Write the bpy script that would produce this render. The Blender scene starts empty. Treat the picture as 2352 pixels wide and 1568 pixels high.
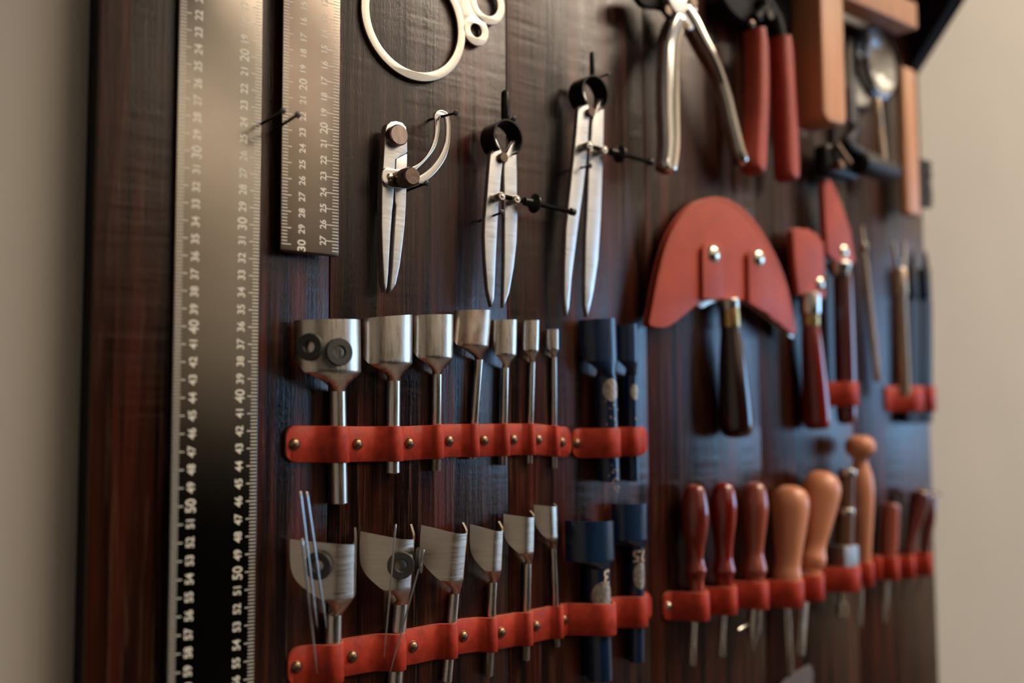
import bpy, bmesh, math, random
from mathutils import Vector as V, Matrix
random.seed(7)
PI = math.pi
C = bpy.context.scene.collection
# ------------------------------------------------------------------ camera geometry (cm)
# x runs right along the board, y runs into the wall, z up; the board front is y=0
F, CX, CY, D = 2287.0, 1176.0, 784.0, 55.6
Z0 = 140.0                                    # eye height above the floor
_H = (4095-CX, 930-CY); _vx = 1000-CX
_vy = -(F*F + _vx*_H[0])/_H[1]
AX = V((_H[0], _H[1], F)).normalized()
AZ = V((_vx, _vy, F)).normalized()
AY = AZ.cross(AX)

def P(u, v, h=0.0):
    """point at distance h (cm) in front of the board seen at photo position u,v"""
    d = V(((u-CX)/F, (v-CY)/F, 1))
    w = V((d.dot(AX), d.dot(AY), d.dot(AZ)))
    w *= (D-h)/w.y
    return V((w.x, -h, w.z))

def SC(p):                                    # photo px per cm at a point
    return F/((AX*p.x + AY*(D+p.y) + AZ*p.z).z)

def zoomer(k, ox, oy):
    return lambda x, y, h=0.0: P(ox+x/k, oy+y/k, h)

def W(p): return V((p[0]*.01, p[1]*.01, (p[2]+Z0)*.01))

# ------------------------------------------------------------------ materials
MATS = {}
def nodes(name):
    m = bpy.data.materials.new(name); m.use_nodes = True
    nt = m.node_tree; b = nt.nodes['Principled BSDF']
    return m, nt, b
def N(nt, t, **kw):
    n = nt.nodes.new(t)
    for k, v in kw.items():
        if k.startswith('i_'): n.inputs[k[2:].replace('_', ' ')].default_value = v
        else: setattr(n, k, v)
    return n
def ramp(nt, pts):
    r = nt.nodes.new('ShaderNodeValToRGB')
    e = r.color_ramp.elements
    while len(e) < len(pts): e.new(0.5)
    for i, (p, c) in enumerate(pts):
        e[i].position = p; e[i].color = (c[0], c[1], c[2], 1)
    return r
def mat(name, col, met=0.0, rough=0.5, var=0.0, scale=(30, 30, 30), bump=0.0, bscale=None, col2=None,
        rvar=0.0, coat=0.0, aniso=0.0, ior=1.5, detail=5):
    if name in MATS: return MATS[name]
    m, nt, b = nodes(name); L = nt.links
    b.inputs['Base Color'].default_value = (*col, 1)
    b.inputs['Metallic'].default_value = met
    b.inputs['Roughness'].default_value = rough
    b.inputs['IOR'].default_value = ior
    b.inputs['Coat Weight'].default_value = coat
    b.inputs['Coat Roughness'].default_value = 0.12
    tc = N(nt, 'ShaderNodeTexCoord')
    mp = N(nt, 'ShaderNodeMapping'); mp.inputs['Scale'].default_value = scale
    L.new(tc.outputs['Object'], mp.inputs['Vector'])
    no = N(nt, 'ShaderNodeTexNoise'); no.inputs['Scale'].default_value = 1; no.inputs['Detail'].default_value = detail
    L.new(mp.outputs[0], no.inputs['Vector'])
    if var or col2:
        c2 = col2 or tuple(c*(1-var) for c in col)
        r = ramp(nt, [(.32, c2), (.68, col)])
        L.new(no.outputs['Fac'], r.inputs[0]); L.new(r.outputs[0], b.inputs['Base Color'])
    if rvar:
        mr = N(nt, 'ShaderNodeMapRange'); mr.inputs['To Min'].default_value = rough-rvar; mr.inputs['To Max'].default_value = rough+rvar
        mr.inputs['From Min'].default_value = .3; mr.inputs['From Max'].default_value = .7
        L.new(no.outputs['Fac'], mr.inputs['Value']); L.new(mr.outputs[0], b.inputs['Roughness'])
    if bump:
        n2 = no
        if bscale:
            mp2 = N(nt, 'ShaderNodeMapping'); mp2.inputs['Scale'].default_value = bscale
            L.new(tc.outputs['Object'], mp2.inputs['Vector'])
            n2 = N(nt, 'ShaderNodeTexNoise'); n2.inputs['Scale'].default_value = 1; n2.inputs['Detail'].default_value = 4
            L.new(mp2.outputs[0], n2.inputs['Vector'])
        bp = N(nt, 'ShaderNodeBump'); bp.inputs['Strength'].default_value = bump; bp.inputs['Distance'].default_value = .001
        L.new(n2.outputs['Fac'], bp.inputs['Height']); L.new(bp.outputs[0], b.inputs['Normal'])
    MATS[name] = m
    return m

def board_wood(name, dark, red, tan):
    m, nt, b = nodes(name); L = nt.links
    tc = N(nt, 'ShaderNodeTexCoord'); oi = N(nt, 'ShaderNodeObjectInfo')
    add = N(nt, 'ShaderNodeVectorMath', operation='ADD')
    mul = N(nt, 'ShaderNodeVectorMath', operation='SCALE'); mul.inputs['Scale'].default_value = 3.7
    cmb = N(nt, 'ShaderNodeCombineXYZ')
    for k in (0, 2): L.new(oi.outputs['Random'], cmb.inputs[k])
    L.new(cmb.outputs[0], mul.inputs[0]); L.new(tc.outputs['Object'], add.inputs[0]); L.new(mul.outputs[0], add.inputs[1])
    def noise(sc, det=5, rough=.55, dist=0.0):
        mp = N(nt, 'ShaderNodeMapping'); mp.inputs['Scale'].default_value = sc
        L.new(add.outputs[0], mp.inputs['Vector'])
        n = N(nt, 'ShaderNodeTexNoise'); n.inputs['Scale'].default_value = 1; n.inputs['Detail'].default_value = det
        n.inputs['Roughness'].default_value = rough; n.inputs['Distortion'].default_value = dist
        L.new(mp.outputs[0], n.inputs['Vector']); return n
    streak = noise((95, 95, 2.6), 6, .6, .4)
    r1 = ramp(nt, [(.40, dark), (.56, tuple((a+c)/2 for a, c in zip(dark, red))), (.70, red)])
    L.new(streak.outputs['Fac'], r1.inputs[0])
    broad = noise((22, 22, 1.6), 3, .5, .8)
    r2 = ramp(nt, [(.38, (.25, .25, .25)), (.62, (1, 1, 1))])
    L.new(broad.outputs['Fac'], r2.inputs[0])
    mx = N(nt, 'ShaderNodeMix', data_type='RGBA', blend_type='MULTIPLY'); mx.inputs['Factor'].default_value = .85
    L.new(r1.outputs[0], mx.inputs['A']); L.new(r2.outputs[0], mx.inputs['B'])
    fine = noise((420, 420, 11), 4, .6)
    r3 = ramp(nt, [(.56, (0, 0, 0)), (.74, (1, 1, 1))]); L.new(fine.outputs['Fac'], r3.inputs[0])
    mx2 = N(nt, 'ShaderNodeMix', data_type='RGBA'); L.new(r3.outputs[0], mx2.inputs['Factor'])
    mf = N(nt, 'ShaderNodeMath', operation='MULTIPLY'); mf.inputs[1].default_value = .6  # tan grain, strengthened so its colour also stands in for warm sheen
    L.new(r3.outputs[0], mf.inputs[0]); L.new(mf.outputs[0], mx2.inputs['Factor'])
    L.new(mx.outputs['Result'], mx2.inputs['A']); mx2.inputs['B'].default_value = (*tan, 1)
    L.new(mx2.outputs['Result'], b.inputs['Base Color'])
    # relief: grain, saw ripple across the grain, pores
    rip = N(nt, 'ShaderNodeMapping'); rip.inputs['Scale'].default_value = (14, 14, 150)
    L.new(add.outputs[0], rip.inputs['Vector'])
    rn = N(nt, 'ShaderNodeTexNoise'); rn.inputs['Scale'].default_value = 1; rn.inputs['Detail'].default_value = 1
    L.new(rip.outputs[0], rn.inputs['Vector'])
    msk = noise((25, 25, 5), 2)
    rm = ramp(nt, [(.46, (0, 0, 0)), (.62, (1, 1, 1))]); L.new(msk.outputs['Fac'], rm.inputs[0])
    m1 = N(nt, 'ShaderNodeMath', operation='MULTIPLY'); L.new(rn.outputs['Fac'], m1.inputs[0]); L.new(rm.outputs[0], m1.inputs[1])
    pore = noise((900, 900, 260), 3, .7)
    h1 = N(nt, 'ShaderNodeMath', operation='MULTIPLY_ADD'); h1.inputs[1].default_value = .55
    fs_ = N(nt, 'ShaderNodeMath', operation='MULTIPLY'); fs_.inputs[1].default_value = .4; L.new(fine.outputs['Fac'], fs_.inputs[0])
    L.new(m1.outputs[0], h1.inputs[0]); L.new(fs_.outputs[0], h1.inputs[2])
    h2 = N(nt, 'ShaderNodeMath', operation='MULTIPLY_ADD'); h2.inputs[1].default_value = .35
    L.new(pore.outputs['Fac'], h2.inputs[0]); L.new(h1.outputs[0], h2.inputs[2])
    bp = N(nt, 'ShaderNodeBump'); bp.inputs['Strength'].default_value = .42; bp.inputs['Distance'].default_value = .0011
    L.new(h2.outputs[0], bp.inputs['Height']); L.new(bp.outputs[0], b.inputs['Normal'])
    mr = N(nt, 'ShaderNodeMapRange'); mr.inputs['To Min'].default_value = BR-.08; mr.inputs['To Max'].default_value = BR+.1
    mr.inputs['From Min'].default_value = .3; mr.inputs['From Max'].default_value = .7
    L.new(streak.outputs['Fac'], mr.inputs['Value']); L.new(mr.outputs[0], b.inputs['Roughness'])
    df = N(nt, 'ShaderNodeBsdfDiffuse'); gl = N(nt, 'ShaderNodeBsdfGlossy', distribution='BECKMANN')
    fr = N(nt, 'ShaderNodeFresnel'); fr.inputs['IOR'].default_value = 1.62
    ms = N(nt, 'ShaderNodeMixShader'); L.new(fr.outputs[0], ms.inputs[0]); L.new(df.outputs[0], ms.inputs[1]); L.new(gl.outputs[0], ms.inputs[2])
    L.new(mx2.outputs['Result'], df.inputs['Color']); L.new(mr.outputs[0], gl.inputs['Roughness'])
    for q in (df, gl, fr): L.new(bp.outputs[0], q.inputs['Normal'])
    out = [n for n in nt.nodes if n.type == 'OUTPUT_MATERIAL'][0]; L.new(ms.outputs[0], out.inputs['Surface']); nt.nodes.remove(b)
    MATS[name] = m; return m
BR = .29
M_BOARD = board_wood('stained_wood', (.009, .005, .004), (.125, .026, .013), (.15, .080, .048))
M_BRACK = mat('black_wood', (.006, .005, .005), 0, .75, .5, (90, 90, 6), bump=.2, ior=1.3)
M_STEEL = mat('brushed_steel', (.68, .62, .54), 1, .29, .12, (500, 500, 50), bump=.05, rvar=.05)
M_STEELH = mat('brushed_steel_cross', (.68, .615, .53), 1, .34, .14, (45, 45, 900), bump=.08, rvar=.06)
M_WORN = mat('worn_steel', (.62, .54, .46), 1, .32, .0, (120, 120, 60), bump=.12, col2=(.42, .28, .21), rvar=.08)
M_LEGS = mat('divider_steel', (.72, .72, .70), 1, .32, .06, (60, 60, 700), bump=.05, rvar=.05)
M_CHROME = mat('chrome', (.8, .77, .72), 1, .13, .08, (200, 200, 30), bump=.03)
M_TEMPL = mat('stainless_plate', (.60, .56, .485), 1, .42, .12, (800, 800, 800), bump=.06)
def satin(name, col, rough):
    m, nt, b = nodes(name); L = nt.links
    g = N(nt, 'ShaderNodeBsdfGlossy', distribution='BECKMANN'); g.inputs['Roughness'].default_value = rough
    tc = N(nt, 'ShaderNodeTexCoord'); no = N(nt, 'ShaderNodeTexNoise'); no.inputs['Scale'].default_value = 40
    L.new(tc.outputs['Object'], no.inputs['Vector'])
    rp = ramp(nt, [(.35, tuple(c*.93 for c in col)), (.65, col)]); L.new(no.outputs['Fac'], rp.inputs[0]); L.new(rp.outputs[0], g.inputs['Color'])
    out = [n for n in nt.nodes if n.type == 'OUTPUT_MATERIAL'][0]
    L.new(g.outputs[0], out.inputs['Surface']); nt.nodes.remove(b); return m
M_SQ = satin('anodised_grey', (.215, .192, .162), .24)
M_SQ2 = satin('anodised_brown', (.25, .21, .175), .26)
M_MARK = mat('white_paint', (.88, .85, .72), 0, .5, .1, (600, 600, 600))
M_BLACK = mat('black_iron', (.018, .017, .016), .6, .34, .4, (150, 150, 150), bump=.15)
M_BLACKP = mat('black_plastic', (.007, .007, .009), 0, .5, .3, (150, 150, 150), bump=.08, ior=1.35)
M_BRONZE = mat('dark_bronze', (.20, .15, .115), 1, .30, .3, (500, 500, 500), bump=.08)
M_RIVET = mat('antique_brass', (.30, .185, .11), 1, .36, .35, (900, 900, 900), bump=.15)
M_NICKEL = mat('nickel_snap', (.75, .70, .58), 1, .16, .05, (300, 300, 300))
M_BRASS = mat('brass', (.62, .40, .16), 1, .24, .2, (300, 300, 300))
M_LEATH = mat('red_leather', (.47, .044, .019), 0, .50, .38, (160, 160, 160), bump=.22, bscale=(1400, 1400, 1400), rvar=.08, ior=1.33)
M_LEDGE = mat('cut_leather_edge', (.50, .13, .065), 0, .75, .35, (500, 500, 500), bump=.3)
M_SHEATH = mat('chestnut_leather', (.45, .066, .028), 0, .42, .22, (40, 40, 40), bump=.15, bscale=(1300, 1300, 1300), ior=1.36)
M_RUB = mat('grey_rubber', (.033, .031, .028), 0, .55, .3, (500, 500, 500), bump=.1)
M_NAVY = mat('navy_paint', (.006, .022, .062), 0, .26, .35, (220, 220, 60), bump=.12, coat=.3)
M_SILV = mat('silver_label', (.50, .44, .37), .6, .42, 0, (350, 350, 350), col2=(.20, .18, .17), bump=.1)
M_BEECH = mat('beech_wood', (.66, .31, .15), 0, .42, .22, (160, 160, 8), bump=.08)
M_BEECH2 = mat('beech_handle', (.62, .25, .13), 0, .40, .22, (120, 120, 7), bump=.06, coat=.15)
M_CHERRY = mat('lacquered_cherry', (.30, .045, .018), 0, .22, 0, (45, 45, 18), col2=(.13, .012, .008), coat=.7)
M_CHERRY2 = mat('red_lacquer', (.24, .012, .008), 0, .20, .45, (90, 90, 10), coat=.8)
M_ROSE = mat('rose_wood', (.33, .075, .040), 0, .28, .35, (80, 80, 12), coat=.6)
M_EBONY = mat('dark_rosewood', (.030, .009, .007), 0, .13, .6, (130, 130, 9), coat=.8)
M_BROWNW = mat('brown_wood', (.13, .055, .020), 0, .32, .4, (90, 90, 9), coat=.5)
M_REDGRIP = mat('red_grip', (.42, .045, .022), 0, .45, .25, (90, 90, 90), bump=.1, coat=.1)
M_BRIST = mat('dark_bristle', (.025, .015, .010), 0, .7, .5, (900, 900, 900))
M_NEEDLE = mat('needle_steel', (.62, .60, .58), 1, .25, .1, (200, 200, 50))
M_GREYL = mat('grey_suede', (.10, .085, .085), 0, .7, .3, (300, 300, 300), bump=.2)
M_TAN = mat('tan_bone', (.62, .50, .38), .6, .35, .2, (200, 200, 40))

# ------------------------------------------------------------------ mesh building
class MB:
    def __init__(s): s.v = []; s.f = []; s.m = []
    def add(s, vs, fs, mi=0):
        o = len(s.v); s.v += [V(p) for p in vs]
        s.f += [tuple(i+o for i in f) for f in fs]; s.m += [mi]*len(fs); return s
    def tube(s, pts, rad, n=20, mi=0, flat=None):
        pts = [V(p) for p in pts]
        if not isinstance(rad, (list, tuple)): rad = [rad]*len(pts)
        T = []
        for i in range(len(pts)):
            a = pts[max(0, i-1)]; b = pts[min(len(pts)-1, i+1)]
            d = b-a
            T.append(d.normalized() if d.length > 1e-9 else (T[-1] if T else V((0, 0, 1))))
        ref = V((0, 1, 0)) if abs(T[0].y) < .9 else V((1, 0, 0))
        nx = (ref - T[0]*ref.dot(T[0])).normalized()
        vs = []
        for i, p in enumerate(pts):
            nx = (nx - T[i]*nx.dot(T[i])).normalized(); ny = T[i].cross(nx)
            for k in range(n):
                a = 2*PI*k/n
                fx = 1.0 if flat is None else flat
                vs.append(p + nx*(rad[i]*math.cos(a)*fx) + ny*(rad[i]*math.sin(a)))
        fs = []
        for i in range(len(pts)-1):
            for k in range(n):
                k2 = (k+1) % n
                fs.append((i*n+k, i*n+k2, (i+1)*n+k2, (i+1)*n+k))
        fs.append(tuple(reversed(range(n)))); e = (len(pts)-1)*n; fs.append(tuple(range(e, e+n)))
        return s.add(vs, fs, mi)
    def disc(s, p0, p1, r, bev=.06, n=36, mi=0):          # bevelled cylinder
        p0 = V(p0); p1 = V(p1); d = (p1-p0); L = d.length; d = d.normalized()
        return s.tube([p0, p1-d*bev, p1], [r, r, r-bev], n, mi)
    def dome(s, p, d, r, hgt, n=28, mi=0):
        p = V(p); d = V(d).normalized(); pts = []; rs = []
        for i in range(9):
            a = i/8*PI/2*.985
            pts.append(p+d*(hgt*math.sin(a))); rs.append(r*math.cos(a))
        pts.insert(0, p-d*.05); rs.insert(0, r*.96)
        return s.tube(pts, rs, n, mi)
    def ring(s, c, d, R, r, th, n=40, bev=.05, mi=0):     # washer
        c = V(c); d = V(d).normalized()
        ref = V((0, 0, 1)) if abs(d.z) < .9 else V((1, 0, 0))
        a = (ref-d*ref.dot(d)).normalized(); b = d.cross(a)
        prof = [(R-bev, 0), (R, bev), (R, th-bev), (R-bev, th), (r+bev, th), (r, th-bev), (r, bev), (r+bev, 0)]
        m = len(prof); vs = []; fs = []
        for k in range(n):
            t = 2*PI*k/n
            for (q, z) in prof: vs.append(c + d*z + (a*math.cos(t)+b*math.sin(t))*q)
        for k in range(n):
            k2 = (k+1) % n
            for j in range(m):
                j2 = (j+1) % m
                fs.append((k*m+j, k*m+j2, k2*m+j2, k2*m+j))
        return s.add(vs, fs, mi)
    def rbox(s, lo, hi, bev=.2, seg=3, mi=0, xf=None):
        lo = V(lo); hi = V(hi); bm = bmesh.new(); bmesh.ops.create_cube(bm, size=1)
        for v in bm.verts:
            v.co = V([lo[i] if v.co[i] < 0 else hi[i] for i in range(3)])
        if bev: bmesh.ops.bevel(bm, geom=bm.edges[:], offset=bev, segments=seg, profile=.5, affect='EDGES')
        bm.verts.index_update()
        vs = [xf(v.co.copy()) if xf else v.co.copy() for v in bm.verts]
        s.add(vs, [tuple(v.index for v in f.verts) for f in bm.faces], mi); bm.free(); return s
    def plate(s, loops, h0, h1, bev=.03, mi=0, seg=2):
        """flat plate parallel to the board; loops of (x,z), later loops are holes"""
        cu = bpy.data.curves.new('c', 'CURVE'); cu.dimensions = '2D'; cu.fill_mode = 'BOTH'
        for lp in loops:
            sp = cu.splines.new('POLY'); sp.points.add(len(lp)-1); sp.use_cyclic_u = True
            for i, q in enumerate(lp): sp.points[i].co = (q[0], q[1], 0, 1)
        cu.extrude = max((h1-h0)/2-bev, .001); cu.bevel_depth = bev; cu.bevel_resolution = seg; cu.offset = -bev
        o = bpy.data.objects.new('c', cu); C.objects.link(o)
        dg = bpy.context.evaluated_depsgraph_get(); dg.update()
        me = bpy.data.meshes.new_from_object(o.evaluated_get(dg))
        hm = (h0+h1)/2
        vs = [V((v.co.x, -hm-v.co.z, v.co.y)) for v in me.vertices]
        s.add(vs, [tuple(p.vertices) for p in me.polygons], mi)
        bpy.data.objects.remove(o); bpy.data.meshes.remove(me); bpy.data.curves.remove(cu); return s
    def build(s, name, mats, parent=None, origin=None, sharp=35):
        if not isinstance(mats, (list, tuple)): mats = [mats]
        org = parent.get('_w') if parent is not None else None
        org = V(org) if org is not None else (V(origin) if origin is not None else None)
        if org is None:
            lo = V([min(p[i] for p in s.v) for i in range(3)]); hi = V([max(p[i] for p in s.v) for i in range(3)])
            org = V(((lo.x+hi.x)/2, hi.y, lo.z))
        me = bpy.data.meshes.new(name)
        me.from_pydata([(p-org)*.01 for p in s.v], [], s.f)
        for m in mats: me.materials.append(m)
        for p, mi in zip(me.polygons, s.m): p.material_index = mi; p.use_smooth = True
        bm = bmesh.new(); bm.from_mesh(me); bmesh.ops.remove_doubles(bm, verts=bm.verts, dist=1e-6)
        bmesh.ops.recalc_face_normals(bm, faces=bm.faces); bm.to_mesh(me); bm.free()
        me.set_sharp_from_angle(angle=math.radians(sharp))
        o = bpy.data.objects.new(name, me); C.objects.link(o)
        if parent is not None: o.parent = parent
        else: o.location = W(org)
        o['_w'] = tuple(org)
        return o

def thing(name, label, cat, base, group=None):
    o = bpy.data.objects.new(name, None); C.objects.link(o); o.empty_display_size = .01
    o.location = W(base); o['_w'] = tuple(base); o['label'] = label; o['category'] = cat
    if group: o['group'] = group
    return o
def tag(o, label, cat, group=None):
    o['label'] = label; o['category'] = cat
    if group: o['group'] = group
    return o
def struct(o): o['kind'] = 'structure'; return o

def smooth(pts, n=6, closed=True):
    """Catmull-Rom through points"""
    pts = [V(p) for p in pts]; out = []; m = len(pts)
    rng = range(m) if closed else range(m-1)
    for i in rng:
        g = (lambda k: pts[k % m]) if closed else (lambda k: pts[max(0, min(m-1, k))])
        p0, p1, p2, p3 = g(i-1), g(i), g(i+1), g(i+2)
        for j in range(n):
            t = j/n
            out.append(.5*((2*p1)+(p2-p0)*t+(2*p0-5*p1+4*p2-p3)*t*t+(3*p1-p0-3*p2+p3)*t**3))
    if not closed: out.append(pts[-1])
    return out
def loopz(zf, pts, h, n=5, sm=True):
    q = [zf(x, y, h) for x, y in pts]
    q = [V((p.x, p.z, 0)) for p in q]
    if sm: q = smooth(q, n)
    return [(p.x, p.y) for p in q]
def circ(cx, cz, r, n=64, a0=0, a1=360, rev=False):
    out = []
    full = (a1-a0) == 360
    for i in range(n if full else n+1):
        a = math.radians(a0+(a1-a0)*i/n); out.append((cx+r*math.cos(a), cz+r*math.sin(a)))
    return out

# text turned into a flat mesh; fn maps (x,y) in text space to a world point
def text_mesh(mb, txt, size, fn, mi=0, bold=0.0, thick=None):
    cu = bpy.data.curves.new('t', 'FONT'); cu.body = txt; cu.size = size
    cu.align_x = 'CENTER'; cu.align_y = 'CENTER'; cu.offset = bold; cu.resolution_u = 3
    o = bpy.data.objects.new('t', cu); C.objects.link(o)
    dg = bpy.context.evaluated_depsgraph_get(); dg.update()
    me = bpy.data.meshes.new_from_object(o.evaluated_get(dg))
    if len(me.vertices):
        ys = [v.co.y for v in me.vertices]; xs = [v.co.x for v in me.vertices]
        my = (min(ys)+max(ys))/2; mx = (min(xs)+max(xs))/2
        mb.add([fn(v.co.x-mx, v.co.y-my) for v in me.vertices], [tuple(p.vertices) for p in me.polygons], mi)
    bpy.data.objects.remove(o); bpy.data.meshes.remove(me); bpy.data.curves.remove(cu)

# ------------------------------------------------------------------ the room
M_WALL = mat('painted_wall', (.60, .555, .475), 0, .8, .05, (8, 8, 8), bump=.12, bscale=(500, 500, 500))
M_CEIL = mat('ceiling_paint', (.78, .72, .62), 0, .85, .03, (6, 6, 6))
M_FLOOR = mat('dark_floor', (.035, .022, .016), 0, .4, .4, (4, 40, 4), bump=.1)
M_PANEL = mat('unseen_dark_panel', (.006, .0055, .005), 0, .9, .4, (30, 30, 3), ior=1.2)
M_WHITE = mat('window_paint', (.7, .68, .64), 0, .5, .03, (20, 20, 20))
XL, XR, YF, YB, ZT = -190, 420, -400, 2.0, 190
def slab(name, lo, hi, m):
    mb = MB(); mb.rbox(lo, hi, 0); return struct(mb.build(name, m))
slab('wall_back', (XL, YB, -Z0), (XR, YB+12, ZT), mat('beige_wall', (.43, .40, .345), 0, .8, .05, (8, 8, 8), bump=.12, bscale=(500, 500, 500)))
slab('floor', (XL, YF, -Z0-8), (XR, YB, -Z0), M_FLOOR)
slab('ceiling', (XL, YF, ZT), (XR, YB, ZT+8), M_CEIL)
slab('wall_left', (XL-12, YF, -Z0), (XL, YB, ZT), mat('dark_side_wall', (.42, .385, .33), 0, .8, .1, (8, 8, 8)))
slab('wall_front', (XL, YF-12, -Z0), (XR, YF, ZT), M_WALL)
PANZ = 58  # top of an unseen dark panel, added so low reflections turn black
mb = MB(); mb.rbox((XL, YF, -Z0), (XR, YF+3, PANZ), 0)
x = XL
while x < XR-20:
    mb.rbox((x+8, YF+3, -Z0+20), (min(x+72, XR-4), YF+4, PANZ-10), .3, 1); x += 80
struct(mb.build('added_dark_panel_1', M_PANEL))
# right wall with the window opening
WY0, WY1, WZ0, WZ1 = -330, -85, -34, 66
mb = MB()
mb.rbox((XR, YF, -Z0), (XR+12, YB, WZ0), 0); mb.rbox((XR, YF, WZ1), (XR+12, YB, ZT), 0)
mb.rbox((XR, YF, WZ0), (XR+12, WY0, WZ1), 0); mb.rbox((XR, WY1, WZ0), (XR+12, YB, WZ1), 0)
struct(mb.build('wall_right', M_WALL))
win = bpy.data.objects.new('window_1', None); C.objects.link(win); win['kind'] = 'structure'
win['_w'] = (XR, (WY0+WY1)/2, WZ0); win.location = W(win['_w'])
mb = MB()
for (a, b) in (((XR-1, WY0-5, WZ0-5), (XR+3, WY1+5, WZ0)), ((XR-1, WY0-5, WZ1), (XR+3, WY1+5, WZ1+5)),
               ((XR-1, WY0-5, WZ0), (XR+3, WY0, WZ1)), ((XR-1, WY1, WZ0), (XR+3, WY1+5, WZ1)),
               ((XR+1, (WY0+WY1)/2-2, WZ0), (XR+4, (WY0+WY1)/2+2, WZ1))):
    mb.rbox(a, b, .4, 1)
mb.build('window_frame', M_WHITE, win)
mW, nt, b = nodes('frosted_daylight')
b.inputs['Base Color'].default_value = (.1, .1, .1, 1)
b.inputs['Emission Color'].default_value = (.29, .59, 1.0, 1); b.inputs['Emission Strength'].default_value = 4.3
mb = MB(); mb.rbox((XR+3, WY0, WZ0), (XR+4, WY1, WZ1), 0); mb.build('window_pane', mW, win)
# room's ceiling lamp, and an added strip that brightens the opposite wall for reflections
mL, nt, b = nodes('lamp_panel')
b.inputs['Emission Color'].default_value = (1.0, .80, .60, 1); b.inputs['Emission Strength'].default_value = 10.0
mL2, nt, b = nodes('added_wall_wash')
b.inputs['Emission Color'].default_value = (1.0, .80, .60, 1); b.inputs['Emission Strength'].default_value = 4.5
for (lx, ly, lw, ld, lab) in ((225, -140, 270, 120, 'wide warm panel lamp on the ceiling in front of the tool board'), (175, -345, 330, 50, 'long warm panel light added on the ceiling to brighten the opposite wall')):
    lamp = thing('ceiling_light', lab, 'lamp', (lx, ly, ZT))
    mb = MB(); mb.rbox((lx-lw/2, ly-ld/2, ZT-5), (lx+lw/2, ly+ld/2, ZT), 1); mb.build('lamp_housing', M_WHITE, lamp)
    mb = MB(); mb.rbox((lx-lw/2+4, ly-ld/2+4, ZT-5.6), (lx+lw/2-4, ly+ld/2-4, ZT-4.9), 0); mb.build('diffuser', mL if ly > -200 else mL2, lamp)

# ------------------------------------------------------------------ the board
XB0, XB1 = 15.13, 99.65
board = thing('tool_board', 'dark stained wooden tool board on the beige wall holding all the leather tools', 'tool board', (57, 2, -48))
pw = (XB1-XB0)/6
for i in range(6):
    a = XB0+i*pw; mb = MB()
    mb.rbox((a+.03, 0, -48), (a+pw-.03, 2.0, 60), .07, 2); mb.build('plank', M_BOARD, board)
mb = MB(); mb.rbox((XB0, .4, -48), (XB1-.05, 1.99, 59.9), 0); mb.build('backing', M_BRACK, board)
mb = MB()                                             # slanted side cheek under the shelf
Zc = P(2110, 170, 0).z; p2 = P(2247, 0, 5.6)
sl = (p2.z-Zc)/5.6
pr = [(0, Zc), (-22, Zc+22*sl), (-22, 62), (0, 62)]
vs = [V((x, y, z)) for x in (XB1-1.6, XB1+.1) for y, z in pr]
mb.add(vs, [(0, 1, 2, 3), (7, 6, 5, 4), (0, 4, 5, 1), (1, 5, 6, 2), (2, 6, 7, 3), (3, 7, 4, 0)])
mb.build('shelf_bracket', M_BRACK, board)
mb = MB(); mb.rbox((XB0, -22, 60.1), (XB1+.1, 2, 62), .2); mb.build('shelf', M_BRACK, board)

# ------------------------------------------------------------------ squares with scales
def square(name, label, x0, x1, zbot, h, th, m, left, right, tl, tr, dl, dr, size, corner, rl, rr, zt):
    t = thing(name, label, 'ruler', ((x0+x1)/2, -h, zbot))
    mb = MB()
    lp = [(x0, zt), (x0, zbot+corner), (x0+corner*.3, zbot+corner*.3), (x0+corner, zbot), (x1-corner, zbot), (x1-corner*.3, zbot+corner*.3), (x1, zbot+corner), (x1, zt)]
    mb.plate([lp], h-th, h, .03); mb.build('blade', m, t)
    y = -h-.006
    for (zf, n0, n1, xa, sgn, tk, kmax) in ((left, rl[0], rl[1], x0+.06, 1, tl, rl[1]), (right, rr[0], rr[1], x1-.04, -1, tr, rr[1])):
        mb = MB()
        for n in range(n0*5, n1*5+rr[2]):
            if n > kmax*5 and sgn > 0 and kmax == 30: continue
            z = zf(n/5); L = tk[1] if n % 5 == 0 else tk[0]
            if z < zbot+.15: continue
            a, b_, w = xa, xa+sgn*L, .026
            mb.add([(a, y, z-w), (b_, y, z-w), (b_, y, z+w), (a, y, z+w)], [(0, 1, 2, 3)])
        mb.build('tick_marks', M_MARK, t)
    for (zf, n0, n1, xc) in ((left, rl[0], rl[1], dl), (right, rr[0], rr[1], dr)):
        mb = MB()
        for n in range(n0, n1+1):
            z = zf(n); s = size*(1.28 if n % 10 == 0 else 1.0)
            if z < zbot+.3: continue
            text_mesh(mb, str(n), s, lambda a, b2, z=z, xc=xc, s=s: V((xc-b2, y-.002, z+a)), 0, .012)
        mb.build('numerals', M_MARK, t)
    return t
square('steel_square', 'wide dark metal square with white scales on both edges, far left on the board',
       19.28, 24.30, -42, .6, .22, M_SQ,
       lambda n: 22.876-(n-22)*.9995, lambda n: 24.167-(n-17)*1.0072,
       (.38, .66), (.38, .60), 20.42, 23.20, .62, .15, (19, 62), (14, 60, 1), 27.5)
square('steel_square', 'narrow brownish metal square with white scales ending at 30, left of the compasses',
       25.49, 29.36, 9.62, .9, .16, M_SQ2,
       lambda n: 24.994-(n-15)*.9926, lambda n: 25.579-(n-12)*1.0015,
       (.36, .60), (.42, .92), 26.84, 28.26, .58, .18, (13, 30), (10, 27, 4), 28.5)

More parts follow.
